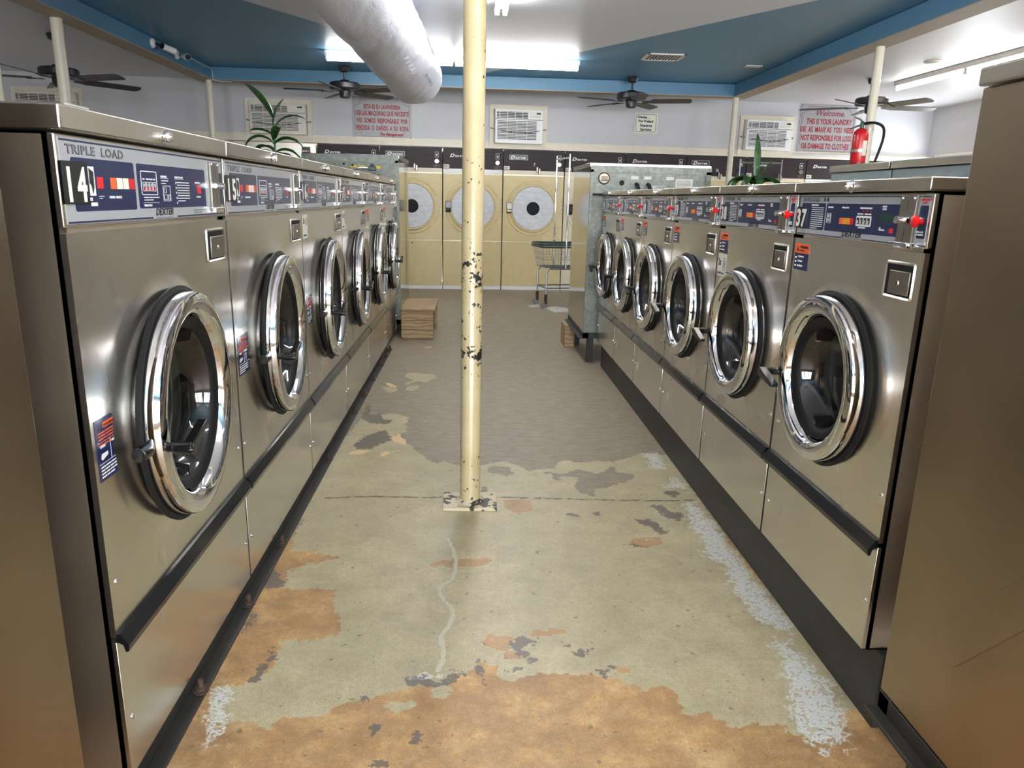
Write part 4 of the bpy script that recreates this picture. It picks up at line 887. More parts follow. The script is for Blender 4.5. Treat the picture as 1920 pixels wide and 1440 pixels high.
# row behind the right washers: only the tops of their backs show
def back_box(y0, y1, label):
    e = empty('backing_washer', (1.85, y0, 0), 0, label, 'washing machine', 'machine backs behind the right row')
    L = y1 - y0
    MB().box(0, .75, .004, L - .004, 0, 1.465).build('body', M['zinc_paint'], e, bevel=.003)
    MB().box(-.012, .75, .002, L - .002, 1.467, 1.50).build('top_cap', M['steel_lid'], e, bevel=.003)
    for yy, zz, a, b_ in ((L * .14, 1.415, .05, .035), (L * .74, 1.42, .06, .04), (L * .82, 1.375, .07, .03)):
        MB().box(-.0015, 0, yy, yy + a, zz - .03, zz - .03 + b_).build('paper_label', M['label'], e, smooth=0)
    for k in range(2):
        mb = MB(); mb.prism([(0, 1.43 - .028 * k), (-.010, 1.422 - .028 * k), (0, 1.415 - .028 * k)], L * .42, L * .55, 'y')
        q = mb.build('louver', M['zinc_paint'], e, smooth=0)
    MB().lathe([(.0001, .006), (.008, .006), (.01, 0)], (0, L * .08, 1.39), 'x', 12, M=Matrix.Scale(-1, 4, (1, 0, 0))).build('plug_hole', M['rubber'], e)
back_box(3.285, 3.85, 'grey enamelled machine back with paper labels, the farther one behind washer 38')
back_box(2.40, 3.275, 'grey enamelled machine back with paper labels, the nearer one behind washer 37')

# ---------------------------------------------------------------- dryers in the back wall
def dryer_root(xa, xb, label, group):
    xc = (xa + xb) / 2
    return empty('tumble_dryer', (xc, wy(xc), 0), math.atan(WT), label, 'dryer', group), xb - xa
def dryer(xa, xb, k, label):
    e, W = dryer_root(xa, xb, label, 'brown and beige dryers along the back wall')
    x0, x1 = -W / 2 + .006, W / 2 - .006
    MB().box(x0, x1, .012, .75, 0.02, 1.95).build('body', M['steel_dark'], e, smooth=0)
    tp = MB().box(x0, x1, -.008, .012, 1.682, 1.955).build('top_panel', M['laminate'], e, bevel=.002)
    MB().box(x0, x1, -.004, .012, 1.618 if k % 2 else 1.628, 1.678).build('lint_strip', M['cream_enamel'] if k % 3 else M['ac_white'], e, bevel=.002)
    bm = M['beige_enamel'] if k not in (5,) else M['cream_enamel']
    fp = MB(); cz = 1.163; fp.box(x0, x1, -.004, .012, .70, 1.612)
    fp = fp.build('front_panel', bm, e, bevel=.003)
    mb = MB(); mb.lathe([(.385, .004), (.378, .012), (.366, .012), (.360, .006), (.345, .006), (.335, .016), (.315, .020), (.303, .012)], (0, 0, cz), '-y', 72)
    mb.box(.30, x1 - .03, -.014, -.004, cz - .145, cz + .13)
    door = mb.build('door', bm, e)
    MB().lathe([(.302, .013), (.296, .019), (.10, .021), (.0001, .021)], (0, 0, cz), '-y', 72).build('door_disc', M['disc'], door)
    MB().lathe([(.094, .0210), (.0935, .0240), (.0001, .0240)], (0, 0, cz), '-y', 48).build('window', M['rubber'], door, smooth=20)
    hm = {3: 'black_trim', 4: 'chrome_dull', 5: 'laminate'}.get(k, 'chrome_dull')
    mb = MB(); mb.box(-.385, -.305, -.05, -.012, cz - .02, cz + .075); mb.prism([(-.05, cz - .02), (-.012, cz - .02), (-.012, cz - .075), (-.035, cz - .07), (-.058, cz - .05)], -.382, -.308, 'x')
    mb.build('door_handle', M[hm], door, bevel=.006)
    mb = MB();
    for q in range(5): mb.box(x1 - .03, x1 - .022, -.018, -.006, cz - .13 + .055 * q, cz - .10 + .055 * q)
    mb.build('hinge', M['chrome_dull'], door, smooth=0)
    MB().box(x0, x1, -.004, .012, .055, .69).build('lower_panel', bm, e, bevel=.003)
    MB().lathe([(.0001, .010), (.010, .010), (.011, .004)], (0, 0, .655), '-y', 12).build('lock', M['black'], e)
    MB().box(x0, x1, .0, .02, 0.0, .05).build('kick_strip', M['ac_white'], e, smooth=0)
    # badge and controls
    wp = MB(); ip = MB()
    bxx = x0 + .09; bz = 1.845
    if k in (2, 4, 7):
        ip.box(bxx - .012, bxx + .245, -.0105, -.008, bz - .018, bz + .045)
        for a_, b_, c_, d_ in ((bxx - .014, bxx + .247, bz - .02, bz - .017), (bxx - .014, bxx + .247, bz + .044, bz + .047), (bxx - .014, bxx - .011, bz - .02, bz + .047), (bxx + .244, bxx + .247, bz - .02, bz + .047)): wp.box(a_, b_, -.0112, -.0085, c_, d_)
    put_text(wp, 'D', bxx, bz - .008, .062, .0112, shear=.3, sx=1.35, bold=.002)
    put_text(wp, 'EXTER', bxx + .075, bz - .004, .030, .0112, shear=.2, sx=1.45, spacing=1.15, bold=.0014)
    sx_ = x1 - .075
    for a_, b_, c_, d_ in ((sx_ - .024, sx_ + .024, 1.825, 1.829), (sx_ - .024, sx_ + .024, 1.895, 1.899), (sx_ - .024, sx_ - .020, 1.825, 1.899), (sx_ + .020, sx_ + .024, 1.825, 1.899)): wp.box(a_, b_, -.0112, -.008, c_, d_)
    wp.box(sx_ - .008, sx_ + .008, -.014, -.008, 1.845, 1.872)
    wp.build('badge', M['white_print'], tp, smooth=0)
    if ip.v: ip.build('badge_plate', M['black'], tp, smooth=0)
    if k != 5:
        MB().lathe([(.0001, .022), (.030, .022), (.036, .014), (.040, .010), (.041, .008)], (sx_, 0, 1.775), '-y', 28).build('temperature_dial', M['chrome_dull'] if k != 7 else M['navy'], tp)
    mb = MB()
    for a_, b_, c_, d_ in ((sx_ - .045, sx_ + .045, 1.692, 1.695), (sx_ - .045, sx_ + .045, 1.727, 1.730), (sx_ - .045, sx_ - .042, 1.692, 1.730), (sx_ + .042, sx_ + .045, 1.692, 1.730)): mb.box(a_, b_, -.0105, -.008, c_, d_)
    text_lines(mb, sx_ - .03, 1.714, .06, 2, .012, .005, .0105, k); mb.build('rating_plate', M['grey_print'], tp, smooth=0)
    st = MB().box(x0 + .004, x0 + .085, -.0098, -.008, 1.69, 1.738).build('price_sticker', M['label'], tp, smooth=0)
    i_ = MB(); put_text(i_, '3x10', x0 + .01, 1.705, .028, .0105, sx=.9, bold=.001); i_.build('sticker_print', M['ink'], st, smooth=0)
    mb = MB(); mb.box(.03, .055, -.035, -.008, 1.665, 1.735); mb.box(.06, .085, -.045, -.008, 1.640, 1.715); mb.build('coin_chute', M['chrome_dull'], e, bevel=.004)
    num = {4: '7', 7: '16'}.get(k)
    if num:
        i_ = MB(); put_text(i_, num, -.01, 1.745, .06, .0112, sx=.85, bold=.001); i_.build('marker_number', M['white_print'], tp, smooth=0)
    return e
dx = [-2.145, -1.305, -.442, .404, 1.281, 2.157, 3.052, 3.956, 4.877, 5.75, 6.62]
dl = ['brown topped dryer behind the tall machine marked 10, next to the silver dryers', 'brown topped dryer partly hidden behind the left rear machine, half its white disc door showing',
      'beige dryer with white disc door directly behind the cream column', 'beige dryer with white disc door and chrome latch, number 7 on its brown top',
      'cream dryer behind the laundry cart handles', 'brown topped dryer above the galvanised machine back, below the small Gracias sign', 'brown topped dryer with boxed badge left of the right hand plant',
      'brown topped dryer marked 16 with round navy dial beneath the right air conditioner', 'brown topped dryer beneath the English Welcome sign', 'brown topped dryer at the far right end of the back wall']
for k in range(10):
    dryer(dx[k] + .0, dx[k + 1], k + 1, dl[k])
def silver_dryer(xa, xb, label):
    e, W = dryer_root(xa, xb, label, 'silver dryers along the back wall')
    x0, x1 = -W / 2 + .005, W / 2 - .005
    MB().box(x0, x1, .006, .75, .0, 1.96).build('body', M['steel_dark'], e, smooth=0)
    MB().box(x0, x1, -.008, .006, 0.03, 1.955).build('front_panel', M['steel_smooth'] if 0 else M['steel_lid'], e, bevel=.003)
    c = MB().box(x1 - .19, x1 - .075, -.014, -.008, 1.83, 1.91).build('control_unit', M['black'], e, bevel=.002)
    MB().box(x1 - .18, x1 - .085, -.0155, -.014, 1.875, 1.902).build('display', M['green_lcd'], c, smooth=0)
    mb = MB()
    for q in range(3): mb.box(x1 - .18 + .022 * q, x1 - .164 + .022 * q, -.0155, -.014, 1.842, 1.862)
    mb.build('keys', M['white_print'], c, smooth=0); MB().box(x1 - .112, x1 - .088, -.0155, -.014, 1.842, 1.862).build('stop_key', M['red'], c, smooth=0)
    MB().box(x0 + .10, x0 + .20, -.016, -.008, 1.80, 1.87).build('coin_slot', M['black'], e, bevel=.002)
    MB().lathe([(.30, .008), (.295, .02), (.25, .02), (.24, .01), (.0001, .008)], (0, 0, 1.15), '-y', 48).build('door', M['chrome_dull'], e)
silver_dryer(-3.08, -2.15, 'silver dryer with green display behind the left plant')
silver_dryer(-4.00, -3.085, 'silver dryer with green display beside the thin cream post')
silver_dryer(-4.92, -4.005, 'silver dryer at the left, mostly hidden behind washer 14')

# ---------------------------------------------------------------- air conditioners
def air_con(xc, z0, z1, W, label, mat='ac_white'):
    e = empty('window_air_conditioner', (xc, wy(xc), 0), math.atan(WT), label, 'air conditioner', 'window air conditioners high on the back wall')
    H = z1 - z0; a = .058
    fr = MB(); o_ = [(-W / 2, z0), (W / 2, z0), (W / 2, z1), (-W / 2, z1)]; i_ = [(-W / 2 + a, z0 + a), (W / 2 - a, z0 + a), (W / 2 - a, z1 - a), (-W / 2 + a, z1 - a)]
    for k in range(4):
        p, q, r_, s_ = o_[k], o_[(k + 1) % 4], i_[(k + 1) % 4], i_[k]
        fr.add([(p[0], -.001, p[1]), (q[0], -.001, q[1]), (r_[0], -.001, r_[1]), (s_[0], -.001, s_[1]), (p[0], -.045, p[1]), (q[0], -.045, q[1]), (r_[0], -.03, r_[1]), (s_[0], -.03, s_[1])], [(0, 1, 2, 3), (7, 6, 5, 4), (0, 4, 5, 1), (3, 2, 6, 7), (0, 3, 7, 4), (1, 5, 6, 2)])
    fr.build('wall_frame', M['trim'], e, smooth=0)
    x0, x1, c0, c1 = -W / 2 + a + .012, W / 2 - a - .012, z0 + a + .012, z1 - a - .008
    MB().box(x0, x1, -.13, -.002, c0, c1).build('casing', M[mat], e, bevel=.006)
    w_, h_ = x1 - x0, c1 - c0
    g1 = MB().box(x0 + .03 * w_, x0 + .68 * w_, -.134, -.13, c0 + .74 * h_, c0 + .93 * h_).build('air_outlet', M['vent_dark'], e, smooth=0)
    mb = MB()
    for q in range(4): zz = c0 + (.765 + .045 * q) * h_; mb.box(x0 + .03 * w_, x0 + .68 * w_, -.141, -.134, zz, zz + .006)
    for q in range(4): xx = x0 + (.03 + .2 * (q + .4)) * w_ * .8; mb.box(xx, xx + .006, -.1415, -.134, c0 + .74 * h_, c0 + .93 * h_)
    mb.build('louver_blades', M[mat], g1, smooth=0)
    cpn = MB().box(x0 + .72 * w_, x0 + .97 * w_, -.133, -.13, c0 + .76 * h_, c0 + .94 * h_).build('control_strip', M['fixture'], e, bevel=.002)
    MB().box(x0 + .86 * w_, x0 + .95 * w_, -.1345, -.133, c0 + .87 * h_, c0 + .92 * h_).build('display', M['green_lcd'], cpn, smooth=0)
    mb = MB()
    for q in range(5): mb.box(x0 + (.74 + .045 * q) * w_, x0 + (.76 + .045 * q) * w_, -.1345, -.133, c0 + .79 * h_, c0 + .805 * h_)
    mb.build('keys', M['grey_print'], cpn, smooth=0)
    MB().box(x0, x1, -.1315, -.13, c0 + .695 * h_, c0 + .715 * h_).build('seam_strip', M['grey_print'], e, smooth=0)
    g2 = MB().box(x0 + .04 * w_, x0 + .87 * w_, -.133, -.13, c0 + .11 * h_, c0 + .67 * h_).build('intake_grille', M['vent_dark'], e, smooth=0)
    mb = MB(); ns = 13
    for q in range(ns + 1): zz = c0 + (.11 + .56 * q / ns) * h_; mb.box(x0 + .04 * w_, x0 + .87 * w_, -.139, -.133, zz - .005, zz + .004)
    for q in range(5): xx = x0 + (.04 + .83 * q / 4) * w_; mb.box(xx - .002, xx + .002, -.1395, -.133, c0 + .11 * h_, c0 + .67 * h_)
    mb.build('slats', M[mat], g2, smooth=0)
    # security chain
    mb = MB(); n = 30
    for q in range(n):
        t_ = (q + .5) / n; xx = -W / 2 + .02 + (W - .04) * t_; zz = c0 + .40 * h_ - .06 * math.sin(PI * t_) + .02
        yy = -.05 - .10 * min(1, 6 * t_, 6 * (1 - t_))
        Mx = Matrix.Translation((xx, yy, zz)) @ Matrix.Rotation(R(90 * (q % 2)), 4, 'X') @ Matrix.Diagonal((1, .6, 1, 1))
        mb.lathe([(.013 + .0035 * math.cos(2 * PI * j / 6), .0035 * math.sin(2 * PI * j / 6)) for j in range(6)], (0, 0, 0), 'z', 12, Mx, close=True)
    for sx in (-1, 1): mb.cyl((sx * (W / 2 - .02), -.02, c0 + .40 * h_ + .02), (sx * (W / 2 - .02), -.06, c0 + .4 * h_ + .02), .01)
    mb.build('security_chain', M['chain'], e)
air_con(.60, 1.965, 2.545, .80, 'white window air conditioner with chain, just right of the cream column')
air_con(4.20, 1.985, 2.53, .82, 'white window air conditioner with chain, left of the English Welcome sign')
air_con(-2.62, 1.985, 2.505, .86, 'cream window air conditioner behind the left plant', 'ac_cream')
air_con(-5.50, 2.0, 2.54, .86, 'window air conditioner in shade at the far left behind the ceiling fan', 'ac_cream')

# ---------------------------------------------------------------- signs
def sign_root(name, xc, z, label, grp=None):
    return empty(name, (xc, wy(xc) - .002, z), math.atan(WT), label, 'sign', grp)
def metal_sign(xc, z0, W, H, label, lines, mirror=False):
    e = sign_root('laundry_sign', xc, z0, label)
    MB().box(-W / 2, W / 2, -.008, 0, 0, H).build('plate', M['sign'], e, bevel=.002)
    mb = MB(); m_ = .03; r_ = .09
    pts = []
    for cx, cz, a0 in ((W / 2 - m_, H - m_, 270), (-W / 2 + m_, H - m_, 0), (-W / 2 + m_, m_, 90), (W / 2 - m_, m_, 180)):
        q = []
        for i in range(9): t_ = R(a0 - 90 * i / 8); q.append((cx + r_ * math.cos(t_), cz + r_ * math.sin(t_)))
        pts += q
    loop = [(p[0], -.009, p[1]) for p in pts]; loop.append(loop[0])
    mb.tube(loop, .0022, 6, cap=False); mb.build('border_line', M['sign_pink'], e)
    for sx in (-1, 1):
        for zz in (.018, H - .018): MB().lathe([(.0001, .013), (.006, .012), (.008, .008)], (sx * (W / 2 - .018), 0, zz), '-y', 10).build('screw', M['chain'], e)
    mb = MB(); mp = MB()
    for s_, z_, sz, sx_, pk, al, xo, sh in lines:
        put_text(mp if pk else mb, s_, xo, z_, sz, .009, sx=sx_, align=al, bold=.0028 if not pk else .0018, shear=sh)
    mb.build('red_lettering', M['sign_red'], e, smooth=0)
    if mp.v: mp.build('script_lettering', M['sign_pink'], e, smooth=0)
metal_sign(-1.26, 2.045, .79, .545, 'silver sign with red Spanish lettering behind the left ceiling fan', [
    ('ESTA ES SU LAVANDERIA', .385, .076, .58, 0, 'CENTER', 0, 0), ('USE LAS MAQUINAS QUE NECESITE', .300, .082, .55, 0, 'CENTER', 0, 0), ('NO  SOMOS  RESPONSABLE  POR', .205, .082, .555, 0, 'CENTER', 0, 0), ('PÉRDIDA  O  DAÑOS  A  SU  ROPA', .110, .082, .55, 0, 'CENTER', 0, 0),
    ('The Management', .045, .050, .9, 0, 'LEFT', -.04, .3)])
metal_sign(5.12, 2.045, .86, .67, 'silver sign with red English lettering welcoming to the laundry, near the fire extinguisher', [
    ('Welcome.', .52, .11, 1.0, 1, 'CENTER', .02, .35), ('THIS IS YOUR LAUNDRY', .405, .105, .60, 0, 'CENTER', .02, 0), ('USE  AS  MANY AS  YOU  NEED', .295, .105, .57, 0, 'CENTER', 0, 0), ('NOT RESPONSIBLE FOR LOSS', .18, .105, .565, 0, 'CENTER', 0, 0), ('OR DAMAGE TO CLOTHES', .065, .105, .58, 0, 'CENTER', 0, 0)])
e = sign_root('thank_you_sign', 2.42, 2.24, 'small cream square sign with navy Spanish lettering starting Gracias')
MB().box(-.165, .165, -.006, 0, 0, .27).build('plate', M['sign_cream'], e, bevel=.002)
mb = MB(); rp = [(p[0], -.007, p[1]) for p in roundrect(-.145, .145, .018, .252, .02)]; mb.tube(rp + [rp[0]], .003, 6, cap=False)
for s_, z_, xo, al in (('Gracias. . .', .200, -.13, 'LEFT'), ('Por Preferir', .145, 0, 'CENTER'), ('Nuestros', .088, 0, 'CENTER'), ('Servicios', .034, 0, 'CENTER')): put_text(mb, s_, xo, z_, .048, .007, sx=.95, align=al, bold=.0022)
mb.build('lettering', M['sign_navy'], e, smooth=0)
# card sign behind washer 14 on a wire holder
e = empty('card_sign', (-1.6, 3.2, 1.003), R(90), 'small white card sign with blue lettering standing behind washer 14', 'sign')
MB().box(-.09, .09, -.003, 0, .45, .617).build('card', M['ac_white'], e, smooth=0)
mb = MB(); put_text(mb, 'Two  Max', -.075, .562, .046, .0035, sx=.8, bold=.001); mb.build('lettering', M['sign_navy'], e, smooth=0)
mb = MB(); mb.box(-.085, -.08, .0, .01, -1.0, .60); mb.box(.08, .085, 0, .01, -1.0, .60); mb.box(-.15, .15, -.06, .10, -1.0, -.985); mb.build('stand', M['wire'], e, smooth=0)
# ---------------------------------------------------------------- ceiling fans
def ceiling_fan(x, y, zc, zm, rot, label, tilt=0.0, rb=.70, scale=1.0):
    e = empty('ceiling_fan', (x, y, zm), rot, label, 'ceiling fan', 'dark ceiling fans')
    h = zc - zm
    MB().lathe([(.0001, h), (.068, h), (.072, h - .012), (.058, h - .05), (.028, h - .062), (.0001, h - .062)], (0, 0, 0), 'z', 32).build('canopy', M['fan'], e)
    MB().cyl((0, 0, .04), (0, 0, h - .055), .013, n=16).build('down_rod', M['fan'], e)
    MB().lathe([(.0001, .075), (.05, .072), (.07, .05), (.165, .042), (.176, .028), (.178, -.022), (.168, -.036), (.10, -.046), (.06, -.048), (.0001, -.048)], (0, 0, 0), 'z', 40).build('motor_housing', M['fan'], e)
    MB().lathe([(.066, -.048), (.068, -.062), (.060, -.118), (.045, -.128), (.0001, -.130)], (0, 0, 0), 'z', 28).build('switch_housing', M['fan'], e)
    for k in range(5):
        a = R(72 * k); Mx = Matrix.Rotation(a, 4, 'Z') @ Matrix.Translation((0, 0, -.055)) @ Matrix.Rotation(R(-13), 4, 'X')
        bl = MB(); bl.prism(roundrect(.24, rb, -.066, .066, .045, 6), -.003, .004, 'z', Mx)
        b = bl.build('blade', M['fan_blade'], e)
        br = MB(); br.prism([(.13, -.02), (.20, -.032), (.27, -.055), (.27, .055), (.20, .032), (.13, .02)], -.009, -.003, 'z', Mx); br.build('blade_bracket', M['fan'], b, smooth=0)
ceiling_fan(-1.54, 9.3, 2.749, 2.53, R(-28), 'dark ceiling fan left of the white duct, in front of the Spanish sign')
ceiling_fan(1.90, 9.37, 2.749, 2.53, R(-18), 'dark ceiling fan right of the cream column, above the Gracias sign', rb=.72)
ceiling_fan(4.55, 8.7, 2.719, 2.47, R(2), 'dark ceiling fan at the right in front of the Welcome sign', rb=.78)
ceiling_fan(-4.03, 7.8, 2.719, 2.37, R(-22), 'dark ceiling fan at the left behind a cream post', rb=.78)

# ---------------------------------------------------------------- fluorescent fixtures
def fixture(x0, y0, x1, y1, zc, label, tubes=1, segs=2, wide=.075, tm='tube'):
    v = Vector((x1 - x0, y1 - y0, 0)); L = v.length; a = math.atan2(v.y, v.x)
    e = empty('fluorescent_fixture', ((x0 + x1) / 2, (y0 + y1) / 2, zc), a, label, 'ceiling light', 'fluorescent fixtures')
    MB().prism([(-wide / 2, -.001), (wide / 2, -.001), (wide / 2 * .8, -.050), (-wide / 2 * .8, -.050)], -L / 2, L / 2, 'x').build('channel', M['fixture'], e, bevel=.002)
    sl = L / segs
    for s_ in range(segs):
        for k in range(tubes):
            yy = (k - (tubes - 1) / 2) * .06
            MB().cyl((-L / 2 + s_ * sl + .03, yy, -.078), (-L / 2 + (s_ + 1) * sl - .03, yy, -.078), .019, n=14).build('fluorescent_tube', M[tm], e)
            for xx in (-L / 2 + s_ * sl + .012, -L / 2 + (s_ + 1) * sl - .030):
                MB().box(xx, xx + .018, yy - .016, yy + .016, -.102, -.04).build('tube_socket', M['fixture'], e, bevel=.002)
fixture(-1.57, 8.30, 1.12, 8.42, 2.749, 'long fluorescent light across the blue ceiling behind the duct', 2)
fixture(.19, 3.7, .19, 6.1, 2.749, 'fluorescent light on the white ceiling above the column, seen end on', 2)
fixture(4.90, 8.85, 4.95, 3.9, 2.719, 'long fluorescent light along the right hand white ceiling', 1, 4, tm='tube_dim')
fixture(.3, 1.2, 2.7, 1.2, 2.749, 'unseen fluorescent light added across the ceiling above the camera', 2)  # out of view, added for overhead light and reflections
fixture(4.95, 3.0, 4.95, -1.8, 2.719, 'unseen fluorescent light added on the right ceiling beside the camera', 1, 4, tm='tube_dim')  # out of view too, added to carry the lighting on past the camera

# ---------------------------------------------------------------- fabric duct
path = [(-.597, 7.80, 2.445), (-.612, 7.3, 2.447), (-.64, 6.3, 2.45), (-.665, 5.2, 2.45), (-.70, 4.0, 2.45), (-.74, 2.6, 2.45), (-.78, 1.0, 2.45), (-.82, -1.0, 2.45), (-.86, -3.4, 2.45)]
fine = []
for i in range(len(path) - 1):
    a, b = Vector(path[i]), Vector(path[i + 1]); n_ = max(2, int((b - a).length / .05))
    for j in range(n_): fine.append(a.lerp(b, j / n_))
fine.append(Vector(path[-1]))
mb = MB(); nseg = 72; vs = []; RD = .262
def duct_r(s_, th):
    r_ = RD
    sag = .012 * noise.noise(Vector((s_ * 1.3, math.cos(th) * 1.2, math.sin(th) * 1.2)))
    wr = .0075 * noise.noise(Vector((s_ * 7 + 3 * math.sin(th * 2), th * 1.5 if False else math.cos(th) * 2, math.sin(th) * 2)))
    seam = -.010 * math.exp(-((s_ % 1.25 - .62) / .03) ** 2)
    return r_ + sag + wr + seam
cap_r = [(.0, -.055), (.35, -.05), (.68, -.035), (.88, -.012), (.97, .02)]
rings = []
for fr_, dy in cap_r: rings.append((Vector((-.597, 7.80 - dy, 2.445)), fr_))
for p in fine: rings.append((p, 1.0))
s_ = 0
for i, (p, fr_) in enumerate(rings):
    if i: s_ += (p - rings[i - 1][0]).length
    for k in range(nseg):
        th = 2 * PI * k / nseg; r_ = max(.002, duct_r(s_, th) * fr_)
        vs.append((p.x + r_ * math.cos(th), p.y + .045 * math.sin(th) * (1 if i < 12 else max(0, 1 - (i - 12) / 12)), p.z + r_ * math.sin(th)))
fs = [(i * nseg + k, i * nseg + (k + 1) % nseg, (i + 1) * nseg + (k + 1) % nseg, (i + 1) * nseg + k) for i in range(len(rings) - 1) for k in range(nseg)]
fs.append(tuple(range(nseg)))
mb.add(vs, fs)
dct = empty('air_duct', (0, 0, 0), 0, 'large white fabric air duct hanging below the blue ceiling', 'duct')
mb.build('fabric_tube', M['duct'], dct, smooth=60)
mb = MB()
def slot(y_, th, ln=.055, wd=.016):
    xx = np.interp(-y_, [-7.8, -7.3, -6.3, -5.2, -4.0], [-.597, -.612, -.64, -.665, -.70]); r_ = RD + .004
    c_ = Vector((xx + r_ * math.cos(th), y_, 2.449 + r_ * math.sin(th))); n_ = Vector((math.cos(th), 0, math.sin(th))); tg = Vector((-math.sin(th), 0, math.cos(th))); ax_ = Vector((0, 1, 0))
    d1 = (tg * .75 + ax_ * .65).normalized(); d2 = n_.cross(d1)
    vs = []
    for q in range(12):
        t_ = 2 * PI * q / 12; vs.append(c_ + d1 * (ln / 2 * math.cos(t_)) + d2 * (wd / 2 * math.sin(t_)) + n_ * .001)
    vs2 = [v - n_ * .02 for v in vs]
    mb.add([tuple(v) for v in vs] + [tuple(v) for v in vs2], [tuple(range(12))] + [(q, q + 12, (q + 1) % 12 + 12, (q + 1) % 12) for q in range(12)])
for y_ in (5.62, 5.78, 5.94, 6.1, 6.26): slot(y_, R(-52))
for y_ in (6.7, 6.8, 6.9, 7.0, 7.1, 7.2): slot(y_, R(-36), .045, .010)
mb.build('air_slots', M['grey_print'], dct, smooth=0)
mb = MB()
for y_ in (6.6, 5.4, 3.6, 1.6, -.6, -2.6):
    xx = float(np.interp(-y_, [-7.8, -7.3, -6.3, -5.2, -4.0, -2.6, -1, 1, 3.4], [-.597, -.612, -.64, -.665, -.70, -.74, -.78, -.82, -.86]))
    mb.cyl((xx, y_, 2.70), (xx, y_, 2.75), .006, n=8)
mb.build('hanger', M['wire'], dct)

# ---------------------------------------------------------------- ceiling vent, cameras, smoke detector
def vent(x, y, sx, sy, label, z=2.749, rz=0):
    e = empty('ceiling_vent', (x, y, z), rz, label, 'vent')
    MB().box(-sx / 2 + .02, sx / 2 - .02, -sy / 2 + .02, sy / 2 - .02, -.004, 0).build('backing', M['vent_dark'], e, smooth=0)
    mb = MB(); mb.box(-sx / 2, sx / 2, -sy / 2, -sy / 2 + .03, -.012, 0); mb.box(-sx / 2, sx / 2, sy / 2 - .03, sy / 2, -.012, 0); mb.box(-sx / 2, -sx / 2 + .03, -sy / 2, sy / 2, -.012, 0); mb.box(sx / 2 - .03, sx / 2, -sy / 2, sy / 2, -.012, 0)
    mb.build('frame', M['fixture'], e, bevel=.002)
    for q in range(max(3, int(sx / .035))):
        xx = -sx / 2 + .035 + q * (sx - .07) / max(2, int(sx / .035) - 1)
        MB().box(xx - .005, xx + .005, -sy / 2 + .02, sy / 2 - .02, -.011, -.003).build('slat', M['fixture'], e, smooth=0)
vent(1.93, 8.02, .40, .36, 'white slotted vent in the blue ceiling near the right fan')
e = empty('ceiling_plate', (3.0, 8.35, 2.749), 0, 'small blank white plate in the blue ceiling near the right beam', 'plate'); MB().box(-.09, .09, -.05, .05, -.008, 0).build('plate', M['fixture'], e, bevel=.002)
e = empty('smoke_detector', (4.55, 7.6, 2.719), 0, 'round white ceiling plate beside the right hand light', 'plate'); MB().lathe([(.0001, -.02), (.06, -.02), (.085, -.008), (.088, 0)], (0, 0, 0), 'z', 32).build('disc', M['fixture'], e)
e = empty('emergency_spotlight', (3.46, 8.4, 2.715), 0, 'small white lamp on the outer side of the right beam', 'lamp'); MB().lathe([(.02, 0), (.03, -.03), (.06, -.09), (.05, -.095), (.0001, -.08)], (0.03, 0, 0), 'z', 20).build('shade', M['fixture'], e)
def cctv(y, yaw, label):
    e = empty('security_camera', (BX0, y, 2.69), 0, label, 'camera', 'security cameras on the left beam')
    MB().lathe([(.045, 0), (.045, .012), (.036, .024), (.015, .032), (.0001, .032)], (0, 0, 0), 'x', 24).build('mount', M['ac_white'], e)
    d = Vector((math.cos(yaw) * .9, math.sin(yaw), -.18)).normalized(); p = Vector((.06, 0, -.01))
    MB().tube([(.03, 0, 0), tuple(p), tuple(p + d * .05)], .009, 8).build('arm', M['black'], e)
    a = p + d * .045
    h = MB(); h.cyl(a, a + d * .14, .030, .032, n=20); h.build('housing', M['ac_white'], e)
    MB().cyl(a + d * .14, a + d * .146, .028, .028, n=20).build('lens_ring', M['black'], e)
    MB().cyl(a - d * .012, a, .028, .030, n=20).build('rear_collar', M['black'], e)
cctv(7.92, R(55), 'white bullet camera on the left beam, pointing away down the room')
cctv(8.52, R(-50), 'white bullet camera on the left beam, pointing towards the viewer')
mb = MB(); mb.tube([(BX0 + .006, 8.58, 2.70), (BX0 + .006, 9.0, 2.725), (BX0 + .006, 9.3, 2.715), (BX0 + .008, 9.585, 2.72), (BX0 + .01, 9.592, 2.64), (BX0 + .012, 9.59, 2.596), (BX0 + .08, 9.66, 2.592), (BX0 + .2, 9.68, 2.592)], .004, 6)
tag(mb.build('camera_cable', M['ac_white']), 'thin white cable running from the camera to the beam corner', 'cable')

# ---------------------------------------------------------------- fire extinguisher on its post
e = empty('fire_extinguisher', (3.268, 6.35, 1.60), 0, 'red fire extinguisher with black hose strapped to the right cream post', 'fire extinguisher')
Mx = Matrix.Rotation(R(3), 4, 'Y')
mb = MB(); mb.lathe([(.0001, .0), (.058, .0), (.062, .008), (.062, .285), (.055, .315), (.036, .338), (.020, .345), (.0001, .346)], (0, 0, 0), 'z', 32); mb.build('cylinder', M['ext_red'], e)
MB().box(-.005, .03, -.0655, -.06, .12, .24).build('label', M['label'], e, bevel=.001)
MB().lathe([(.0645, .15), (.0645, .172)], (0, 0, 0), 'z', 32).build('strap', M['chrome_dull'], e)
MB().lathe([(.0642, .055), (.0642, .064)], (0, 0, 0), 'z', 32).build('lower_band', M['black'], e)
mb = MB(); mb.lathe([(.016, .34), (.018, .372), (.014, .40), (.0001, .402)], (0, 0, 0), 'z', 16); mb.build('valve', M['cart_green'], e)
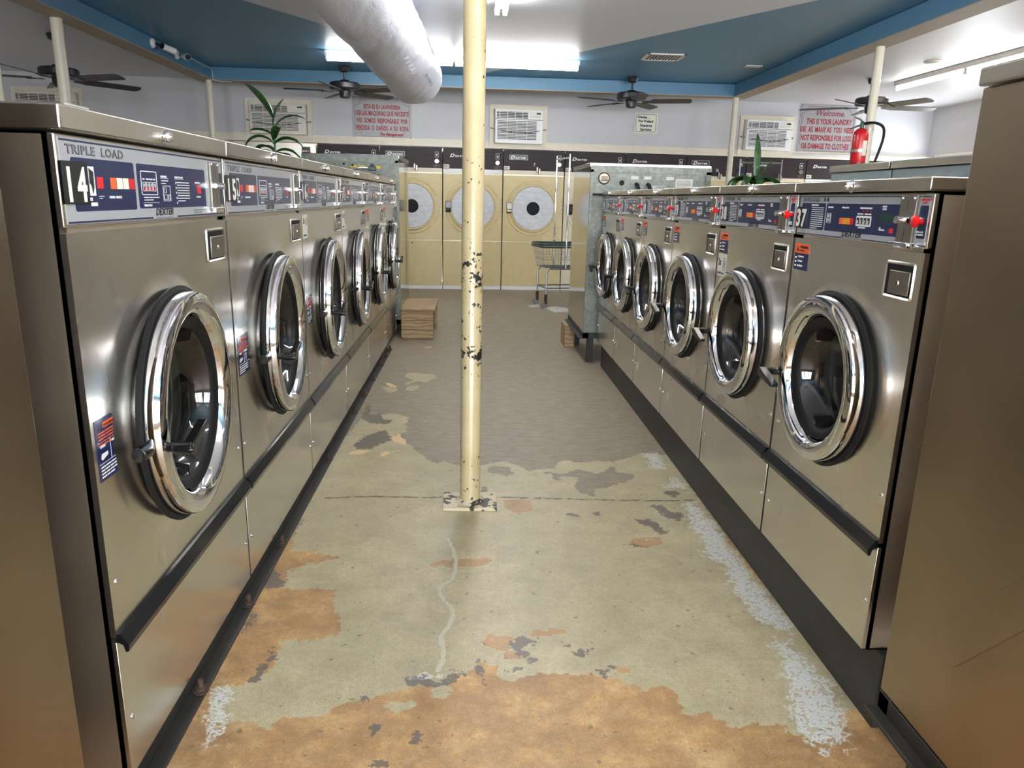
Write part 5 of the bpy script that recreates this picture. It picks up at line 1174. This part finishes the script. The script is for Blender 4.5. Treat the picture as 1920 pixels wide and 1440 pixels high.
mb = MB(); mb.tube([(.01, 0, .39), (-.02, 0, .415), (-.075, -.01, .43)], [.008, .009, .006], 8); mb.tube([(.01, 0, .375), (-.04, 0, .36), (-.10, -.01, .335)], [.008, .008, .005], 8); mb.build('handle', M['chrome_dull'], e)
MB().tube([(.01, .0, .38), (.07, -.06, .385), (.150, -.06, .355), (.172, -.05, .28), (.160, -.04, .18), (.132, -.03, .06), (.124, -.02, .0)], .011, 10, smooth=5).build('hose', M['rubber'], e)
MB().lathe([(.040, .338), (.040, .346)], (.102, .07, 0), 'z', 24).build('post_clamp', M['wire'], e)

# ---------------------------------------------------------------- plants
def leaf(mb, base, az, rise, length, width, droop, fold=.25, nseg=9):
    """a strap of a leaf: starts at base, heads off at azimuth az, rises then droops"""
    d = Vector((math.cos(az), math.sin(az), 0)); up = Vector((0, 0, 1)); side = Vector((-math.sin(az), math.cos(az), 0))
    p = Vector(base); a = rise; st = length / nseg; L = []; C = []; Rr_ = []
    for i in range(nseg + 1):
        t_ = i / nseg; w_ = width * (math.sin(PI * min(1, t_ * .93 + .05)) ** .75) * (1.0 if t_ < .98 else .1)
        dirv = d * math.cos(a) + up * math.sin(a); nrm = up * math.cos(a) - d * math.sin(a)
        C.append(tuple(p)); L.append(tuple(p + side * w_ / 2 + nrm * w_ * fold)); Rr_.append(tuple(p - side * w_ / 2 + nrm * w_ * fold))
        p = p + dirv * st; a -= droop / nseg
    n_ = nseg + 1; vs = L + C + Rr_
    fs = [(i, i + 1, n_ + i + 1, n_ + i) for i in range(nseg)] + [(n_ + i, n_ + i + 1, 2 * n_ + i + 1, 2 * n_ + i) for i in range(nseg)]
    mb.add(vs, fs)
def pot(e, z0, r=.085, h=.14):
    p_ = MB().lathe([(.0001, z0), (r * .72, z0), (r * .95, z0 + h), (r * 1.05, z0 + h), (r * 1.05, z0 + h + .02), (r * .93, z0 + h + .02), (r * .9, z0 + h - .005)], (0, 0, 0), 'z', 32).build('pot', M['pot'], e)
    MB().lathe([(r * .92, z0 + h - .004), (.0001, z0 + h)], (0, 0, 0), 'z', 24).build('soil', M['soil'], p_)
def plant(loc, label, specs, stemh, z0=0.0, seed=1):
    e = empty('potted_plant', loc, 0, label, 'plant')
    pot(e, z0 + .001)
    if stemh:
        MB().tube([(0, 0, z0 + .13), (.004, 0, z0 + .13 + stemh * .5), (-.003, 0, z0 + .13 + stemh)], [.012, .009, .005], 8).build('stem', M['leaf'], e)
    for sp_ in specs:
        bz, az, rise, ln, wd, dr = sp_
        mb = MB(); leaf(mb, (0, 0, z0 + .13 + bz), R(az), R(rise), ln, wd, R(dr))
        o = mb.build('leaf', M['leaf'], e, smooth=60)
        so = o.modifiers.new('thickness', 'SOLIDIFY'); so.thickness = .0012
    return e
# left: on top of a washer, azimuth -90 = towards the camera, 180 = to the left in the photo
def stand(x, y, z, label):
    e = empty('plant_stand', (x, y, 0), 0, label, 'stand')
    MB().box(-.16, .16, -.16, .16, z - .025, z).build('top_board', M['wood'], e, bevel=.003)
    for sx in (-1, 1):
        for sy in (-1, 1): MB().box(sx * .14 - .012, sx * .14 + .012, sy * .14 - .012, sy * .14 + .012, 0, z - .026).build('leg', M['black_paint'], e, smooth=0)
stand(-1.70, 6.6, 1.43, 'tall narrow stand behind the left row carrying the tall leafy plant')
plant((-1.70, 6.6, 1.43), 'tall leafy potted plant rising behind the left row, before the cream air conditioner', [
    (.34, 190, 58, .34, .20, 15), (.30, 20, 76, .23, .08, 25), (.24, 15, 66, .33, .055, 100), (.20, 175, 35, .22, .07, 55),
    (.13, 185, 50, .29, .075, 125), (.13, -5, 40, .28, .085, 100), (.05, 160, 60, .27, .08, 150), (.06, 0, 30, .29, .08, 115),
    (.04, -20, 20, .24, .085, 110), (.04, 200, 40, .25, .08, 140), (.0, -70, 45, .24, .085, 130), (.0, 100, 45, .24, .085, 130), (-.02, 215, 20, .25, .08, 100), (-.02, -40, 25, .25, .085, 100), (.16, -60, 60, .22, .075, 70)], .34)
stand(2.06, 5.46, 1.28, 'low narrow stand behind the right row carrying the bushy plant')
plant((2.06, 5.46, 1.28), 'bushy potted plant behind the right row with one upright leaf', [
    (.02, 95, 88, .38, .055, 8), (.02, 15, 60, .27, .03, 22), (.0, 180, 62, .28, .07, 150), (.0, 200, 52, .28, .07, 140), (.0, 0, 57, .28, .07, 150), (.0, -20, 62, .28, .07, 160), (.0, -60, 62, .27, .06, 150),
    (.0, -100, 62, .27, .07, 150), (.0, -130, 67, .28, .07, 160), (.0, 160, 67, .27, .07, 160), (.0, 60, 62, .27, .07, 150), (.0, 120, 62, .27, .07, 150), (.0, 225, 40, .25, .06, 110), (.0, -35, 45, .26, .06, 110)], 0)

# ---------------------------------------------------------------- laundry carts
def cart(loc, rz, label):
    e = empty('laundry_cart', loc, rz, label, 'cart', 'wire laundry carts')
    L, Wd, zb_, zt_ = .66, .46, .49, .77
    rm = MB()
    top = roundrect(-L / 2, L / 2, -Wd / 2, Wd / 2, .05, 4); rm.tube([(p[0], p[1], zt_) for p in top] + [(top[0][0], top[0][1], zt_)], .014, 8, cap=False)
    rm.tube([(p[0], p[1], zt_ - .03) for p in top] + [(top[0][0], top[0][1], zt_ - .03)], .010, 8, cap=False)
    rm.build('basket_rim', M['cart_green'], e)
    bk = MB(); bl, bw = L / 2 - .06, Wd / 2 - .05; tl, tw = L / 2 - .012, Wd / 2 - .012
    n_ = 16
    for i in range(n_ + 1):
        f = -1 + 2 * i / n_
        for s_ in (-1, 1): bk.tube([(f * tl, s_ * tw, zt_), (f * bl, s_ * bw, zb_)], .0022, 5)
        bk.tube([(f * bl, -bw, zb_), (f * bl, bw, zb_)], .0022, 5)
    for i in range(11):
        f = -1 + 2 * i / 10
        for s_ in (-1, 1): bk.tube([(s_ * tl, f * tw, zt_), (s_ * bl, f * bw, zb_)], .0022, 5)
        bk.tube([(-bl, f * bw, zb_), (bl, f * bw, zb_)], .0022, 5)
    for q in (.15, .4, .65, 1.0):
        a_, b_ = tl + (bl - tl) * q, tw + (bw - tw) * q; z_ = zt_ + (zb_ - zt_) * q
        bk.tube([(-a_, -b_, z_), (a_, -b_, z_), (a_, b_, z_), (-a_, b_, z_), (-a_, -b_, z_)], .003, 5, cap=False)
    bk.build('basket', M['wire'], e)
    fr = MB()
    for s_ in (-1, 1):
        fr.tube([(-bl + .02, s_ * bw, .16), (-bl + .02, s_ * bw, zb_ - .06), (-bl + .06, s_ * bw, zb_ - .015), (bl - .06, s_ * bw, zb_ - .015), (bl - .02, s_ * bw, zb_ - .06), (bl - .02, s_ * bw, .16)], .012, 8)
        fr.tube([(-bl + .02, s_ * bw, .24), (bl - .02, s_ * bw, .24)], .009, 8)
    for s_ in (-1, 1): fr.tube([(s_ * (bl - .02), -bw, .24), (s_ * (bl - .02), bw, .24)], .009, 8)
    fr.build('frame', M['wire'], e)
    for sx in (-1, 1):
        for sy in (-1, 1):
            x_, y_ = sx * (bl - .02), sy * bw
            c_ = MB(); c_.box(x_ - .016, x_ + .016, y_ - .018, y_ + .018, .05, .165); c_ = c_.build('caster', M['rust'], e, bevel=.004)
            MB().lathe([(.0001, -.012), (.036, -.012), (.042, -.006), (.042, .006), (.036, .012), (.0001, .012)], (x_ - .02, y_, .042), '-y', 24).build('wheel', M['grey_print'], c_)
    hg = MB()
    for sy in (-.16, -.24): pass
    hx = bl - .10
    for s_ in (-1, 1): hg.tube([(-.03, s_ * (Wd / 2 + .01), zb_ - .02), (-.03, s_ * (Wd / 2 + .01), 1.70), (-.03, s_ * (Wd / 2 + .01), 1.82)], .011, 8)
    hg.tube([(-.03, -(Wd / 2 + .015), 1.78), (-.03, Wd / 2 + .015, 1.78)], .010, 8)
    hg.build('garment_rail', M['chrome'], e)
    return e
cart((1.10, 9.14, 0), R(12), 'wire laundry cart with dark green rim and tall chrome rail, near the back dryers')
cart((3.42, 8.95, 0), R(80), 'laundry cart of which only the chrome garment rail shows, beyond the right hand plant')

# ---------------------------------------------------------------- wooden step bench
e = empty('wooden_step', (-.366, 6.76, 0), 0, 'low weathered wooden step on the floor at the far end of the left row', 'step')
MB().box(-.30, .012, -.012, .76, .265, .283).build('top_board', M['wood'], e, bevel=.002)
for k in range(3): MB().box(-.30, 0, 0, .035, .004 + .087 * k, .088 + .087 * k).build('side_board', M['wood'], e, bevel=.003)
MB().box(-.30, 0, .70, .735, .0, .264).build('rear_board', M['wood'], e, bevel=.003)
MB().box(-.025, .002, .60, .70, .0, .264).build('corner_block', M['wood'], e, bevel=.003)
e = empty('wood_block', (.83, 6.45, 0), 0, 'short wooden block under the right rear machine', 'block')
MB().box(0, .09, 0, .30, 0, .20).build('block', M['wood'], e, bevel=.004)
